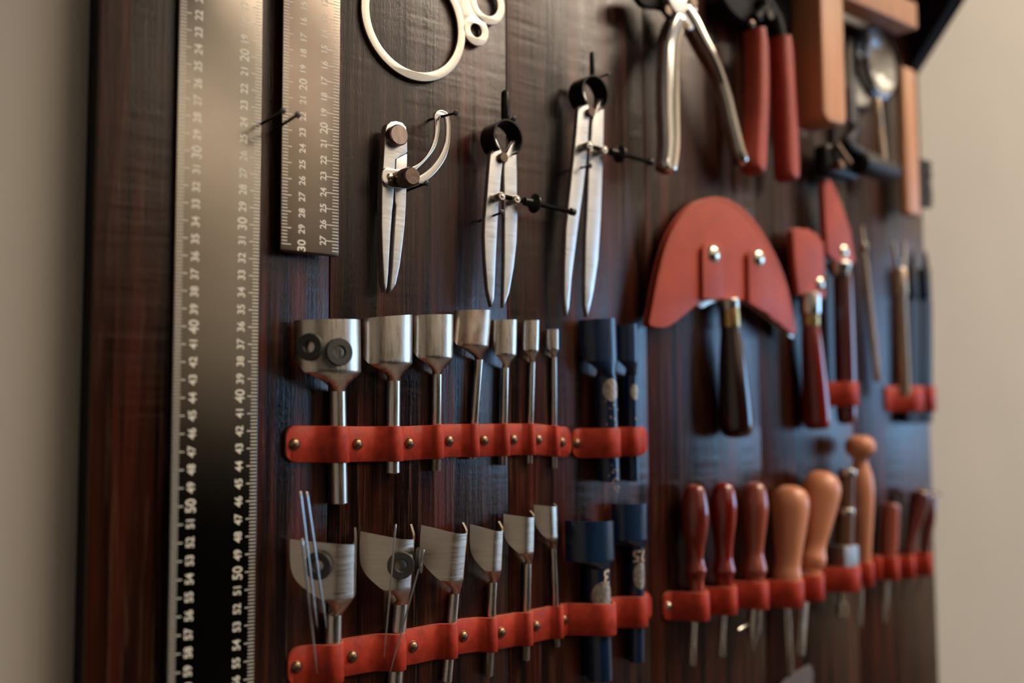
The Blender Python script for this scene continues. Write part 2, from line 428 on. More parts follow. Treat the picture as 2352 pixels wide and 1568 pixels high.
# ------------------------------------------------------------------ nails
def nail(u0, v0, u1, v1, label, r=.10, h0=0.0, hh=None):
    p0 = P(u0, v0, h0)
    best = None
    for i in range(10, 90):
        h = i*.06; q = P(u1, v1, h); e = abs(q.x-p0.x)
        if best is None or e < best[0]: best = (e, h)
    h = hh or best[1]; p1 = P(u1, v1, h)
    q0 = p0 + (p0-p1).normalized()*.5
    mb = MB(); d = (p1-p0).normalized()
    mb.tube([q0, p1-d*.12, p1-d*.10, p1-d*.02, p1], [r*.85, r*.85, r*1.9, r*2.0, r*1.4], 14)
    return tag(mb.build('nail', M_BLACK, None, origin=p0), label, 'nail', 'black nails the tools hang on')
nail(601, 284, 651, 254, 'black nail sticking out right at the edge of the wide metal square', .09)
nail(627, 300, 685, 263, 'black nail between the two metal squares, its head over the narrow one', .10)
nail(986, 275, 1048, 259, 'black nail through the slotted arc of the wing compass')
nail(936, 437, 981, 420, 'black nail under the knob of the wing compass')
nail(1137, 286, 1182, 272, 'black nail holding the spring ring of the first divider')
nail(1099, 508, 1155, 487, 'black nail between the legs of the first divider')
nail(1352, 186, 1399, 170, 'black nail holding the spring ring of the taller second divider')
nail(1299, 394, 1356, 380, 'black nail between the legs of the taller second divider')

# ------------------------------------------------------------------ ring template
mb = MB()
C1, C2, C3 = (35.27, 26.30), (40.33, 26.79), (41.32, 29.03)
mb.plate([circ(*C1, 4.13, 96), circ(*C1, 3.52, 96)], .20, .38, .03)
mb.plate([circ(*C2, 1.09, 48), circ(*C2, .49, 48)], .20, .38, .03)
mb.plate([circ(*C3, 1.56, 56), circ(*C3, .95, 56)], .20, .38, .03)
body = circ(*C1, 3.85, 24, 78, -3) + circ(*C2, .8, 14, 205, 66) + circ(*C3, 1.28, 16, 246, 120)
mb.plate([body], .205, .375, .02)
tag(mb.build('ring_template', M_TEMPL), 'flat steel template with one large ring and smaller rings, at the top of the board', 'template')

# ------------------------------------------------------------------ wing compass
z8 = zoomer(3.2667, 840, 220)
t = thing('wing_compass', 'steel wing compass with slotted arc and round pivot cap, right of the narrow square', 'compass', z8(180, 1450, 1))
HF = 1.55
lleg = [(150, 250), (143, 350), (133, 500), (125, 640), (122, 790), (121, 950), (126, 1150), (134, 1300), (140, 1410), (151, 1470), (160, 1430), (170, 1330), (186, 1050), (200, 860), (208, 800), (213, 700), (218, 600), (222, 475), (262, 450), (300, 434), (313, 420), (313, 300), (305, 235), (275, 200), (230, 188), (190, 192), (160, 215)]
rleg = [(229, 470), (270, 452), (312, 432), (311, 560), (307, 700), (303, 820), (295, 960), (280, 1100), (256, 1280), (228, 1410), (187, 1476), (190, 1430), (203, 1280), (212, 1100), (224, 900), (229, 820), (221, 790), (222, 700), (226, 560)]
mb = MB(); mb.plate([loopz(z8, lleg, HF, sm=False)], HF-.62, HF, .05); mb.build('leg', M_LEGS, t)
mb = MB(); mb.plate([loopz(z8, rleg, HF, sm=False)], HF-.62, HF, .05); mb.build('leg', M_LEGS, t)
mb = MB(); c = z8(254, 292, HF+.62); mb.disc(V((c.x, -HF+.05, c.z)), c, .68, .07); mb.build('pivot_cap', mat('worn_brown_steel', (.40, .32, .275), 1, .30, .3, (900, 900, 120), bump=.1), t)
arc_o = [(121, 600), (130, 555), (160, 538), (200, 545), (250, 549), (300, 546), (350, 530), (400, 500), (450, 450), (490, 385), (512, 320), (521, 250), (521, 190), (515, 155), (528, 118), (565, 103), (605, 116), (628, 148), (639, 200), (640, 260), (634, 360), (608, 455), (565, 530), (505, 600), (440, 650), (370, 680), (300, 692), (220, 691), (165, 677), (130, 645)]
arc_i = [(578, 150), (596, 168), (604, 250), (592, 360), (550, 455), (487, 535), (415, 592), (360, 615), (345, 592), (390, 548), (450, 488), (515, 405), (545, 330), (558, 240), (560, 170)]
HA = 1.78
mb = MB(); mb.plate([loopz(z8, arc_o, HA, 4), loopz(z8, arc_i, HA, 4)], HA-.18, HA, .07, seg=3); mb.build('slotted_arc', M_CHROME, t)
c = z8(352, 600, 3.05); mb = MB()
b0 = V((c.x, -HA, c.z)); n = 60; pts = [b0, b0+V((0, -.15, 0)), b0+V((0, -.2, 0)), V((c.x, -2.92, c.z)), V((c.x, -3.0, c.z)), c]
mb.tube(pts, [.42, .42, .60, .60, .57, .52], 48)
for k in range(36):
    a = 2*PI*k/36; q = V((math.cos(a)*.6, 0, math.sin(a)*.6))
    mb.tube([b0+q+V((0, -.25, 0)), V((c.x, -2.88, c.z))+q], .025, 5)
mb.build('clamp_knob', M_BRONZE, t)
mb = MB(); c = z8(182, 609, HA); mb.dome(c, (0, -1, 0), .25, .14); mb.build('rivet', M_STEEL, t)

# ------------------------------------------------------------------ spring dividers
z3 = zoomer(2.3766, 1050, 100)
def divider(label, ll, rl, ring, rr, stem, piv, posts, rod, nut, hf):
    t = thing('spring_divider', label, 'divider', z3(*ll[8], 1))
    for L in (ll, rl):
        mb = MB(); mb.plate([loopz(z3, L, hf, sm=False)], hf-.42, hf, .05); mb.build('leg', M_LEGS, t)
    c = z3(*ring, 2.3); n = 44; vs = []; fs = []
    for i in range(n+1):                                  # open spring band
        a = math.radians(-52 + 284*i/n)
        for (r, y) in ((rr, -2.3), (rr, -.75), (rr-.13, -.75), (rr-.13, -2.3)):
            vs.append(V((c.x+r*math.cos(a), y, c.z+r*math.sin(a))))
    for i in range(n):
        for j in range(4):
            fs.append((i*4+j, i*4+(j+1) % 4, (i+1)*4+(j+1) % 4, (i+1)*4+j))
    fs += [(0, 1, 2, 3), (n*4+3, n*4+2, n*4+1, n*4)]
    mb = MB(); mb.add(vs, fs); mb.build('spring_ring', M_BLACK, t)
    a = z3(stem[0], stem[1], 1.8); b_ = z3(stem[0], stem[2], 1.8); b_.x = a.x; d = (b_-a)
    mb = MB(); mb.tube([a, a+d*.04, a+d*.1, b_-d*.02, b_], [stem[3]*.5, stem[3]*.85, stem[3], stem[3], stem[3]*.9], 20); mb.build('stem', M_BLACK, t)
    c = z3(*piv, hf+.3); mb = MB(); mb.disc(V((c.x, -hf+.1, c.z)), c, .37, .05); mb.build('pivot_pin', M_BRONZE, t)
    hp = 2.75; ps = []
    for (x, y, r) in posts:
        c = z3(x, y, hp); ps.append(c); mb = MB()
        b0 = V((c.x, -hf+.05, c.z))
        mb.tube([b0, b0+V((0, -.1, 0)), V((c.x, -hp+.14, c.z)), V((c.x, -hp+.06, c.z)), c], [r*.8, r, r, r*.97, r*.84], 28)
        mb.dome(c, (0, -1, 0), r*.45, .07); mb.build('post', M_STEEL, t)
    hr = 2.35
    a = z3(*rod[0], hr); b_ = z3(*rod[1], hr); d = (b_-a).normalized()
    mb = MB(); L = (b_-a).length; pts = []; rs = []; k = 0; s = 0
    while s < L-.5:
        pts.append(a+d*s); rs.append(.17 if k % 2 else .14); s += .05; k += 1
    pts += [b_-d*.48, b_-d*.45, b_-d*.1, b_]; rs += [.17, .27, .27, .16]
    mb.tube(pts, rs, 16); mb.build('threaded_rod', M_BLACK, t)
    c = z3(*nut, hr); s = (c-a).dot(d); c = a+d*s
    mb = MB(); mb.tube([c-d*.95, c-d*.9, c-d*.35, c-d*.1, c-d*.02, c+d*.12, c+d*.17], [.24, .3, .34, .55, .68, .68, .6], 28)
    mb.build('thumb_nut', M_BLACK, t)
    return t
divider('steel spring divider with black spring ring, the shorter one in the middle',
        [(182, 605), (172, 720), (163, 850), (153, 960), (150, 1050), (155, 1180), (168, 1340), (178, 1390), (190, 1437), (203, 1390), (208, 1270), (220, 1000), (229, 860), (241, 720), (248, 655), (246, 592), (206, 505), (192, 512), (200, 575)],
        [(324, 600), (327, 700), (327, 850), (330, 950), (325, 1080), (310, 1220), (285, 1360), (268, 1405), (253, 1441), (255, 1380), (260, 1200), (261, 950), (257, 700), (259, 655), (268, 600), (312, 527), (323, 530)],
        (281, 512), 1.30, (262, 257, 420, .30), (258, 620), [(247, 832, .30), (331, 848, .30)], [(262, 836), (645, 922)], (420, 873), 1.75)
divider('steel spring divider with black spring ring, the taller one left of the pliers',
        [(663, 345), (652, 480), (636, 640), (613, 850), (598, 1000), (590, 1200), (588, 1380), (593, 1440), (600, 1487), (612, 1440), (625, 1280), (660, 1000), (690, 780), (710, 600), (720, 420), (722, 352), (690, 255), (678, 262), (684, 330)],
        [(802, 370), (798, 560), (793, 700), (785, 950), (770, 1180), (745, 1350), (728, 1430), (712, 1492), (700, 1430), (700, 1300), (705, 1050), (715, 850), (722, 650), (735, 500), (738, 430), (752, 372), (788, 297), (800, 303)],
        (757, 268), 1.36, (736, 46, 175, .20), (737, 372), [(727, 553, .33), (808, 578, .33)], [(745, 565), (1068, 650)], (884, 606), 1.75)

# ------------------------------------------------------------------ punches
def head_mesh(mb, rim, c_neck, c_rad, axis, th, wfun, levels=34, mi=0):
    """rim: outer plan curve (world pts). lofts down to a round shank at c_neck"""
    n = len(rim); cen = sum(rim, V((0, 0, 0)))/n
    top_axis = c_neck + axis*((cen-c_neck).dot(axis))
    inner = []
    for i, p in enumerate(rim):
        a = rim[max(0, i-1)]; b_ = rim[min(n-1, i+1)]; tg = (b_-a).normalized()
        nn = tg.cross(V((0, 0, 1))).normalized()
        q = top_axis + V((0, .8, 0)) - p; q.z = 0
        if nn.dot(q) < 0: nn = -nn
        inner.append(p + nn*th)
    loop = rim + inner[::-1]; m = len(loop)
    # angles of the shank circle that correspond
    circ_pts = []
    for k in range(m):
        a = math.radians(180 + 180*k/(n-1)) if k < n else math.radians(360 + 180*(k-n)/(n-1))
        circ_pts.append(V((c_rad*math.cos(a), c_rad*math.sin(a), 0)))
    vs = []; fs = []
    def at(pts, q):
        q = max(0, min(1, q))*(n-1); i = min(int(q), n-2); return pts[i].lerp(pts[i+1], q-i)
    tb = 1-getattr(wfun, 'blend', .27)
    for L in range(levels+1):
        t = L/levels; bl = max(0, (t-tb)/(1-tb)); bl = bl**1.15
        base = top_axis.lerp(c_neck, t)
        for k in range(m):
            q = (k if k < n else m-1-k)/(n-1); w = wfun(t, q)
            hp = at(rim if k < n else inner, .5+(q-.5)*w)-top_axis
            hp = V((hp.x, hp.y, hp.z*(1-t)))
            vs.append(base + hp.lerp(circ_pts[k], bl))
    for L in range(levels):
        for k in range(m):
            k2 = (k+1) % m
            fs.append((L*m+k, L*m+k2, (L+1)*m+k2, (L+1)*m+k))
    e = levels*m; fs.append(tuple(range(e, e+m)))
    for i in range(n-1):                                    # thin rim on top
        fs.append((i, i+1, m-2-i, m-1-i))
    mb.add(vs, fs, mi)

def w_round(t, q=0):
    x = max(0, (t-.5)/.5); return max(.12, 1-.98*x**1.45)
def w_vee(t, q=0):
    return max(.12, 1-1.12*t**3.6) if q < .5 else max(.12, 1-1.05*t**1.9)

def punch(name, label, L, A, R, neck, bot, r, mats, wf, kind, group, th=.14, extra=None, sharpA=.5):
    """L,A,R: rim points (u,v,h); neck,bot: shank ends (u,v) in photo px, r shank radius cm"""
    h = r+.06
    n0 = P(neck[0], neck[1], h); b0 = P(bot[0], bot[1], h)
    ax = (n0-b0).normalized()
    t = thing(name, label, 'leather punch', b0, group)
    pL, pA, pR = P(*L), P(*A), P(*R)
    rim = []
    if kind == 'u':
        cen = (pL+pR)/2; hx = (pR-pL)/2; hy = pA-cen; hy = V((0, hy.y, hy.z))
        N_ = 24
        for i in range(N_+1):
            a = PI*(1-i/N_); ca = math.cos(a); sa = math.sin(a)
            e = .82
            rim.append(cen + hx*(math.copysign(abs(ca)**e, ca)) + hy*(abs(sa)**e))
    else:
        pK = P(L[0]+(A[0]-L[0])*.74, L[1]+(A[1]-L[1])*1.0, A[2]+.12)
        ctrl = [pL, pL.lerp(pK, .45)+V((0, -.03, 0)), pL.lerp(pK, .85)+V((0, -.03, 0)), pK.lerp(pA, .15), pK.lerp(pA, .8), pA+V((0, .12, 0)), pA.lerp(pR, .3)+V((.04, 0, 0)), pA.lerp(pR, .65)+V((.03, 0, 0)), pR]
        rim = smooth(ctrl, 5, False)
    mb = MB(); head_mesh(mb, rim, n0, r, ax, th, wf); mb.build('head', mats[0], t, sharp=28)
    mb = MB(); L_ = (n0-b0).length
    mb.tube([b0, b0+ax*.001, b0+ax*.06, n0+ax*.02], [r*.82, r*.88, r, r*.995], 36); mb.build('shank', mats[1], t)
    t['_ax'] = tuple(ax); t['_n0'] = tuple(n0); t['_r'] = r
    return t

q6 = lambda x, y: (640+x/2.6727, 680+y/2.6727)
ST = (M_STEEL, M_STEEL)
GU = 'steel strap end punches in the upper strap'
def up(label, xl, xr, rimv, neck, bot, r, hA, mats=ST, rl=0, wf=w_round):
    L = (*q6(xl, rimv+rl), .3); R = (*q6(xr, rimv), .5)
    c = P(*L); d = P(*R)
    m = (c+d)/2; mid = V((m.x, -hA, m.z))
    # the photo position of the front of the rim
    cc = AX*mid.x+AY*(D+mid.y)+AZ*mid.z
    A = (CX+F*cc.x/cc.z, CY+F*cc.y/cc.z, hA)
    return punch('strap_end_punch', label, L, A, R, q6(*neck), q6(*bot), r, mats, wf, 'u', GU)
up('largest steel punch of the upper row, two rubber rings on its head', 92, 478, 152, (362, 585), (371, 1275), .52, 2.0)
up('second largest steel punch, wide curved head, second from left in the upper row', 500, 800, 118, (706, 520), (702, 1088), .44, 1.75, rl=22)
up('steel punch with clean wide curved head, third from left in the upper row', 812, 1053, 118, (972, 480), (966, 1073), .34, 1.55, rl=2)
up('leaning steel punch with reddish worn head, fourth from left in the upper row', 1074, 1290, 90, (1230, 390), (1184, 1000), .29, 1.35, (M_WORN, M_STEEL))
up('medium small steel punch, fifth from left in the upper row', 1302, 1450, 148, (1391, 440), (1379, 1038), .265, 1.15)
up('small steel punch, sixth from left in the upper row', 1492, 1590, 150, (1556, 405), (1539, 1028), .23, .95)
up('narrowest steel punch at the right end of the steel row', 1638, 1711, 205, (1690, 375), (1692, 1055), .215, .8)
z7 = lambda x, y: (650+x/3.4229, 1110+y/3.4229)
z5 = lambda x, y: (940+x/3.5789, 1130+y/3.5789)
GL = 'steel pointed punches in the lower strap'
def lo(label, zf, L, A, R, neck, bot, r, hA, hR=.45, mats=(M_STEELH, M_STEEL), wf=w_vee, g=GL, name='point_punch'):
    return punch(name, label, (*zf(*L), .35), (*zf(*A), hA), (*zf(*R), hR), zf(*neck), zf(*bot), r, mats, wf, 'v', g)
lo('largest steel pointed punch with needles hanging in front, far left of the lower row', z7, (55, 440), (576, 480), (576, 345), (398, 1030), (385, 1640), .52, 2.0)
lo('steel pointed punch carrying two rubber rings, second from left in the lower row', z7, (610, 378), (1042, 440), (1015, 318), (925, 945), (875, 1640), .48, 1.9)
lo('steel pointed punch with wide bare wing, third in the lower row', z5, (97, 270), (488, 340), (450, 248), (372, 830), (307, 1560), .36, 1.75)
lo('steel pointed punch, fourth in the lower row', z5, (500, 265), (782, 320), (745, 238), (686, 740), (651, 1510), .33, 1.6)
lo('smaller steel pointed punch, fifth in the lower row', z5, (775, 180), (1038, 206), (1003, 150), (972, 585), (957, 1380), .30, 1.4)
lo('smallest steel pointed punch leaning left, sixth in the lower row', z5, (1022, 105), (1218, 118), (1195, 92), (1185, 460), (1214, 1270), .24, 1.15)

# navy punches
def wrap(t, deg, zc, size_fn, eps=.012):
    """maps (a,b) in cm on the shank surface; deg from the outward normal, + to the right"""
    ax = V(t['_ax']); n0 = V(t['_n0']); r = t['_r']+eps
    def f(a, b_):
        th = math.radians(deg)+a/r
        base = n0 - ax*((n0.z-(zc+b_))/ax.z)
        return base + V((r*math.sin(th), -r*math.cos(th), 0))
    return f
def label_patch(t, deg, v, u, rx, rz, m=M_SILV):
    zc = P(u, v, 1.5).z; f = wrap(t, deg, zc, None)
    mb = MB(); nr, na = 6, 40; vs = [f(0, 0)]; fs = []
    for i in range(1, nr+1):
        for k in range(na):
            a = 2*PI*k/na; vs.append(f(rx*i/nr*math.cos(a), rz*i/nr*math.sin(a)))
    for k in range(na): fs.append((0, 1+k, 1+(k+1) % na))
    for i in range(nr-1):
        for k in range(na):
            a = 1+i*na+k; b_ = 1+i*na+(k+1) % na; fs.append((a, b_, b_+na, a+na))
    mb.add(vs, fs); return mb.build('silver_label', m, t)
def number(t, txt, deg, u, v, size):
    zc = P(u, v, 1.5).z; f = wrap(t, deg, zc, None, .02)
    mb = MB(); text_mesh(mb, txt, size, lambda a, b_: f(-a, -b_), 0, .02); mb.build('stamped_number', mat('cream_print', (.62, .46, .33), 0, .5, .2, (500, 500, 500)), t)
qb = lambda x, y: (1300+x/4.02, 720+y/4.02)
NV = (M_NAVY, M_NAVY); GN = 'navy painted punches'
def navy(label, L, R, rimz, hA, neck, bot, r, wf, zf):
    c = P(*zf(*L), .3); d = P(*zf(*R), .6); m = (c+d)/2; mid = V((m.x, -hA, m.z)); cc = AX*mid.x+AY*(D+mid.y)+AZ*mid.z
    return punch('navy_punch', label, (*zf(*L), .3), (CX+F*cc.x/cc.z, CY+F*cc.y/cc.z, hA), (*zf(*R), .6), zf(*neck), zf(*bot), r, NV, wf, 'u', GN, th=.2)
def w_navy(t, q=0):
    x = max(0, (t-.6)/.4); return max(.12, 1-.95*x**1.3)
t = navy('wide navy painted punch with silver oval label, left one of the upper pair', (118, 62), (412, 50), 0, 1.8, (365, 585), (395, 1548), .84, w_navy, qb)
label_patch(t, -12, 895, 1388, .72, .86)
mb = MB(); ff = wrap(t, 0, P(1396, 970, 1.5).z, None, .015)
random.seed(3)
for k in range(70):
    a = random.gauss(0, .35); b_ = random.choice([random.gauss(0, 1.0), random.gauss(-4.2, .8)]); s = random.uniform(.02, .07)
    q = [ff(a-s, b_-s*1.5), ff(a+s, b_-s), ff(a+s*.7, b_+s*1.8), ff(a-s, b_+s)]
    mb.add(q, [(0, 1, 2, 3)])
mb.build('worn_paint_spots', mat('bare_worn_metal', (.42, .30, .2), .5, .5, .3, (500, 500, 500)), t)
t = navy('slim navy painted punch with small label, right one of the upper pair', (440, 108), (618, 98), 0, 1.4, (598, 570), (618, 1548), .52, w_navy, qb)
label_patch(t, -5, 899, 1452, .42, .62)
mb = MB(); ff = wrap(t, -5, P(1451, 961, 1.2).z, None, .015); mb.add([ff(.1*math.cos(k*.7), .1*math.sin(k*.7)) for k in range(9)], [tuple(range(9))]); mb.build('paint_chip', mat('bare_worn_metal', (1, 1, 1)), t)
qc = lambda x, y: (1280+x/5.225, 1140+y/5.225)
def w_step(t, q=0): return 1.0 if t < .84 else max(.15, 1-(t-.84)/.16*.8)
w_step.blend = .18
t = navy('widest navy painted punch with number and worn round label, left one of the lower pair', (90, 282), (590, 270), 0, 2.2, (480, 850), (515, 2195), .93, w_step, qc)
label_patch(t, -16, 1140+1190/5.225, 1280+505/5.225, .92, 1.06)
number(t, '3', 4, 1280+575/5.225, 1140+950/5.225, 1.5)
t = navy('navy painted punch with 25 printed upside down, right one of the lower pair', (650, 82), (1030, 72), 0, 1.6, (945, 600), (948, 1980), .62, w_step, qc)
label_patch(t, -8, 1140+965/5.225, 1280+955/5.225, .62, 1.0)
number(t, '25', -12, 1280+975/5.225, 1140+725/5.225, 1.3)

# ------------------------------------------------------------------ leather straps
def strap(name, label, bumps, zc, half, rivets, ends, th=.22, taper=.9, riv_r=.36, m=None, cat='leather strap', group=None, rm=None):
    """bumps: (X, r) ; zc: list of (X, z) ; rivets: X list"""
    m = m or [M_LEATH, M_LEDGE]
    ctrl = [(ends[0], .12)]
    ev = sorted([(x, 'r', 0) for x in rivets]+[(q[0], 'b', tuple(q[1:])) for q in bumps])
    for (x, k, r) in ev:
        if k == 'r': ctrl += [(x-.28, .12), (x+.28, .12)]
        else:
            top = r[1] if len(r) > 1 else 2*r[0]+.18; r = r[0]
            pts = [(x-r*2.1-.25, top*.16), (x-r*1.25, top*.60), (x-r*.55, top*.96), (x+r*.25, top*1.02), (x+r*.8, top*.90), (x+r*1.15+.08, top*.5), (x+r*1.25+.2, .16)]
            while ctrl and pts and pts[0][0] < ctrl[-1][0]+.12: pts = pts[1:]
            ctrl += pts
    while ctrl[-1][0] > ends[1]-.1: ctrl.pop()
    ctrl.append((ends[1], .12))
    # rivet points after a bump must not run backwards
    cl = [ctrl[0]]
    for p in ctrl[1:]:
        if p[0] > cl[-1][0]+.06: cl.append(p)
    path = smooth([V((p[0], p[1], 0)) for p in cl], 6, False)
    def zat(x):
        zs = zc
        if x <= zs[0][0]: return zs[0][1]
        for i in range(len(zs)-1):
            if x <= zs[i+1][0]:
                k = (x-zs[i][0])/(zs[i+1][0]-zs[i][0]); return zs[i][1]*(1-k)+zs[i+1][1]*k
        return zs[-1][1]
    # resample ends for the rounded shape
    out = []; e0, e1 = ends
    xs_extra = []
    for p in path: out.append((p.x, max(.13, p.y)))
    pre = [(e0+taper*(1-math.cos(a)), .12) for a in [i*PI/2/8 for i in range(9)]]
    suf = [(e1-taper*(1-math.cos(a)), .12) for a in [i*PI/2/8 for i in range(9)]][::-1]
    out = [p for p in pre if p[0] < e0+taper*.99] + [p for p in out if e0+taper*.99 <= p[0] <= e1-taper*.99] + [p for p in suf if p[0] > e1-taper*.99]
    vs = []; fs = []; mi = []; n = len(out)
    for i, (x, h) in enumerate(out):
        a = out[max(0, i-1)]; b_ = out[min(n-1, i+1)]; tx, ty = b_[0]-a[0], b_[1]-a[1]; l = math.hypot(tx, ty) or 1
        nx, nh = -ty/l, tx/l                             # outward normal in plan
        hw = half
        d = min(x-e0, e1-x)
        if d < taper: hw = half*(.42+.58*math.sqrt(max(0, 1-(1-d/taper)**2)))
        z = zat(x); bx = .05
        front = (x+nx*th/2, h+th/2*nh); back = (x-nx*th/2, h-th/2*nh)
        vs += [V((back[0], -back[1], z-hw)), V((front[0]-nx*bx, -(front[1]-nh*bx), z-hw)), V((front[0], -front[1], z-hw+bx)),
               V((front[0], -front[1], z+hw-bx)), V((front[0]-nx*bx, -(front[1]-nh*bx), z+hw)), V((back[0], -back[1], z+hw))]
    mb = MB(); 
    for i in range(n-1):
        for j in range(6):
            j2 = (j+1) % 6; fs.append((i*6+j, i*6+j2, (i+1)*6+j2, (i+1)*6+j)); mi.append(1 if j in (0, 4) else 0)
    fs += [tuple(range(6)), tuple(range((n-1)*6, n*6))]; mi += [1, 1]
    mb.add(vs, fs); mb.m = mi
    t = thing(name, label, cat, (ends[0], 0, zat(ends[0])-half), group)
    mb.build('leather_band', m, t, sharp=50)
    for x in rivets:
        mb = MB(); mb.dome((x, -.22, zat(x)), (0, -1, 0), riv_r, .24); mb.ring((x, -.20, zat(x)), (0, -1, 0), riv_r*1.06, riv_r*.8, .06, 28, .02)
        mb.build('rivet', rm or M_RIVET, t)
    return t, zat
def shX(u, v, r): return P(u, v, r+.06).x
# upper strap
S = [(775, 1020, .52), (903, 1020, .44), (1001, 1018, .34), (1085, 1012, .29), (1156, 1011, .265), (1217, 1009, .23), (1273, 1009, .215)]
RV = [(680, 1020), (825, 1020), (944, 1018), (1036, 1012), (1116, 1011), (1184, 1009), (1241, 1009), (1295, 1015)]
rx = [P(u, v, .45).x for u, v in RV]
strap('tool_strap', 'long red leather strap with brass rivets holding the upper row of steel punches', [(shX(*s), s[2]) for s in S],
      [(P(u, v, .45).x, P(u, v, .45).z) for u, v in RV], 1.12, rx, (P(657, 1020, .2).x, P(1312, 1015, .2).x), taper=.75)
S = [(1391, 1020, .84), (1449, 1016, .52)]
strap('tool_strap', 'short red leather strap holding the upper pair of navy punches', [(shX(*s), s[2]) for s in S],
      [(P(1330, 1018, .45).x, P(1330, 1018, .45).z), (P(1480, 1016, .45).x, P(1480, 1012, .45).z)], 1.10, [P(1330, 1018, .45).x], (P(1316, 1018, .2).x, P(1487, 1015, .2).x), taper=.7)
# lower strap
S = [(762, 1520, .52), (908, 1500, .48), (1032, 1470, .36), (1125, 1455, .33), (1208, 1440, .30), (1281, 1425, .24), (1377, 1410, .93), (1461, 1400, .62)]
RV = [(685, 1533), (813, 1509), (953, 1486), (1069, 1462), (1156, 1453), (1236, 1438), (1300, 1424)]
rx = [P(u, v, .45).x for u, v in RV]
zz = [(P(u, v, .45).x, P(u, v, .45).z) for u, v in RV] + [(P(1408, 1412, .45).x, P(1408, 1410, .45).z), (P(1490, 1398, .45).x, P(1490, 1394, .45).z)]
strap('tool_strap', 'long rising red leather strap with brass rivets holding the lower row of punches', [(shX(*s), s[2]) for s in S],
      zz, 1.15, rx, (P(662, 1533, .2).x, P(1496, 1395, .2).x), taper=.8)

# ------------------------------------------------------------------ rubber rings and needles
def ring_mag(label, u, v, h, d, R=.84, r=.30, th=.38):
    mb = MB(); mb.ring(P(u, v, h), d, R, r, th); c = P(u, v, h)
    return tag(mb.build('rubber_ring', M_RUB), label, 'rubber ring', 'dark rubber rings on the punches')
ring_mag('dark rubber ring on the left side of the largest upper punch', 714, 797, 1.75, (-.75, -.66, 0), .82, .34, .32)
ring_mag('dark rubber ring on the front of the largest upper punch', 776, 809, 2.35, (-.10, -.99, .05), .84, .36, .32)
ring_mag('dark rubber ring behind the needles on the first lower punch', 733, 1298, 1.75, (-.70, -.7, 0), .82, .34, .32)
ring_mag('dark rubber ring on the front of the second lower punch', 920, 1297, 2.15, (-.42, -.9, 0), .84, .36, .32)
ring_mag('dark rubber ring edge-on at the right side of the second lower punch', 957, 1287, 2.1, (.75, -.66, 0), .82, .34, .32)
zn = zoomer(3.4229, 650, 1110)
def needle(label, a, b_, ha, hb, r=.075):
    p, q = zn(*a, ha), zn(*b_, hb); d = (q-p).normalized()
    mb = MB(); mb.tube([p, p+d*.08, p+d*.4, q-d*1.2, q], [r*.6, r*1.15, r, r*.75, r*.2], 10)
    tag(mb.build('needle', M_NEEDLE), label, 'needle', 'steel needles stuck to the punches')
needle('steel needle, leftmost of the tall pair in front of the first lower punch', (135, 62), (270, 1130), 2.6, 2.7)
needle('steel needle, right one of the tall pair in front of the first lower punch', (185, 64), (342, 1135), 2.6, 2.7)
needle('steel needle hanging lowest over the left end of the lower strap', (150, 435), (268, 1497), 2.7, 2.4)
needle('thin steel needle crossing the second lower punch on its left', (887, 318), (795, 1365), 2.8, 2.5, .06)
needle('thin slanting steel needle from the right rubber ring down over the lower strap', (1110, 518), (838, 1500), 2.8, 2.5, .06)

# ------------------------------------------------------------------ turned handles
z8b = zoomer(2.6662, 1480, 980)
def turned(mb, zf, top, bot, prof, h, n=36, k=2.6662, mi=0):
    a = zf(*top, h); b_ = zf(*bot, h); s = (SC(a)+SC(b_))/2
    pts = []; rs = []
    v0, v1 = top[1], bot[1]
    cv = smooth([V((p[0], p[1], 0)) for p in prof], 5, False)
    for q in cv:
        t = (q.x-v0)/(v1-v0); pts.append(a.lerp(b_, t)); rs.append(max(.01, abs(q.y)/2/k/s))
    mb.tube(pts, rs, n, mi)
    return a, b_
def awl(name, label, cat, top, bot, prof, h, mh, blade, mblade=M_STEEL, flat=None, group=None, extra=None):
    a = z8b(*bot, h); t = thing(name, label, cat, a, group)
    mb = MB(); turned(mb, z8b, top, bot, prof, h); mb.build('handle', mh, t)
    if blade:
        mb = MB(); (x0, y0, w0), (x1, y1, w1) = blade
        p, q = z8b(x0, y0, h), z8b(x1, y1, h); p = p+(p-q).normalized()*2.4; s = SC(p)
        mid = p.lerp(q, .7)
        mb.tube([p, mid, q.lerp(mid, .1), q], [w0/2/2.6662/s, w0/2/2.6662/s, w1/2/2.6662/s, w1/2/2.6662/s*.8], 20, flat=flat)
        mb.build('blade', mblade, t)
    if extra: extra(t)
    return t
T3 = M_STEEL
awl('awl', 'awl with streaked red-brown lacquered handle, leftmost in the handle row', 'awl', (308, 348), (318, 1070),
    [(348, 8), (352, 60), (375, 115), (430, 145), (500, 168), (560, 172), (650, 150), (740, 112), (800, 100), (840, 112), (875, 132), (905, 118), (935, 98), (1000, 100), (1070, 96)], 1.4, M_CHERRY, ((303, 1195, 42), (290, 1460, 46)))
awl('awl', 'awl with deep red lacquered handle, second in the handle row', 'awl', (482, 336), (490, 1040),
    [(336, 8), (340, 70), (370, 125), (430, 155), (500, 166), (600, 150), (720, 115), (800, 106), (850, 126), (885, 138), (915, 112), (980, 96), (1040, 96)], 1.4, M_CHERRY2, ((485, 1155, 38), (470, 1405, 50)))
def scr(t):
    mb = MB(); a = z8b(640, 1205, 1.3); b_ = z8b(572, 1245, 1.3); mb.tube([a, a.lerp(b_, .9), b_], [.13, .15, .1], 14); mb.build('side_screw', M_CHROME, t)
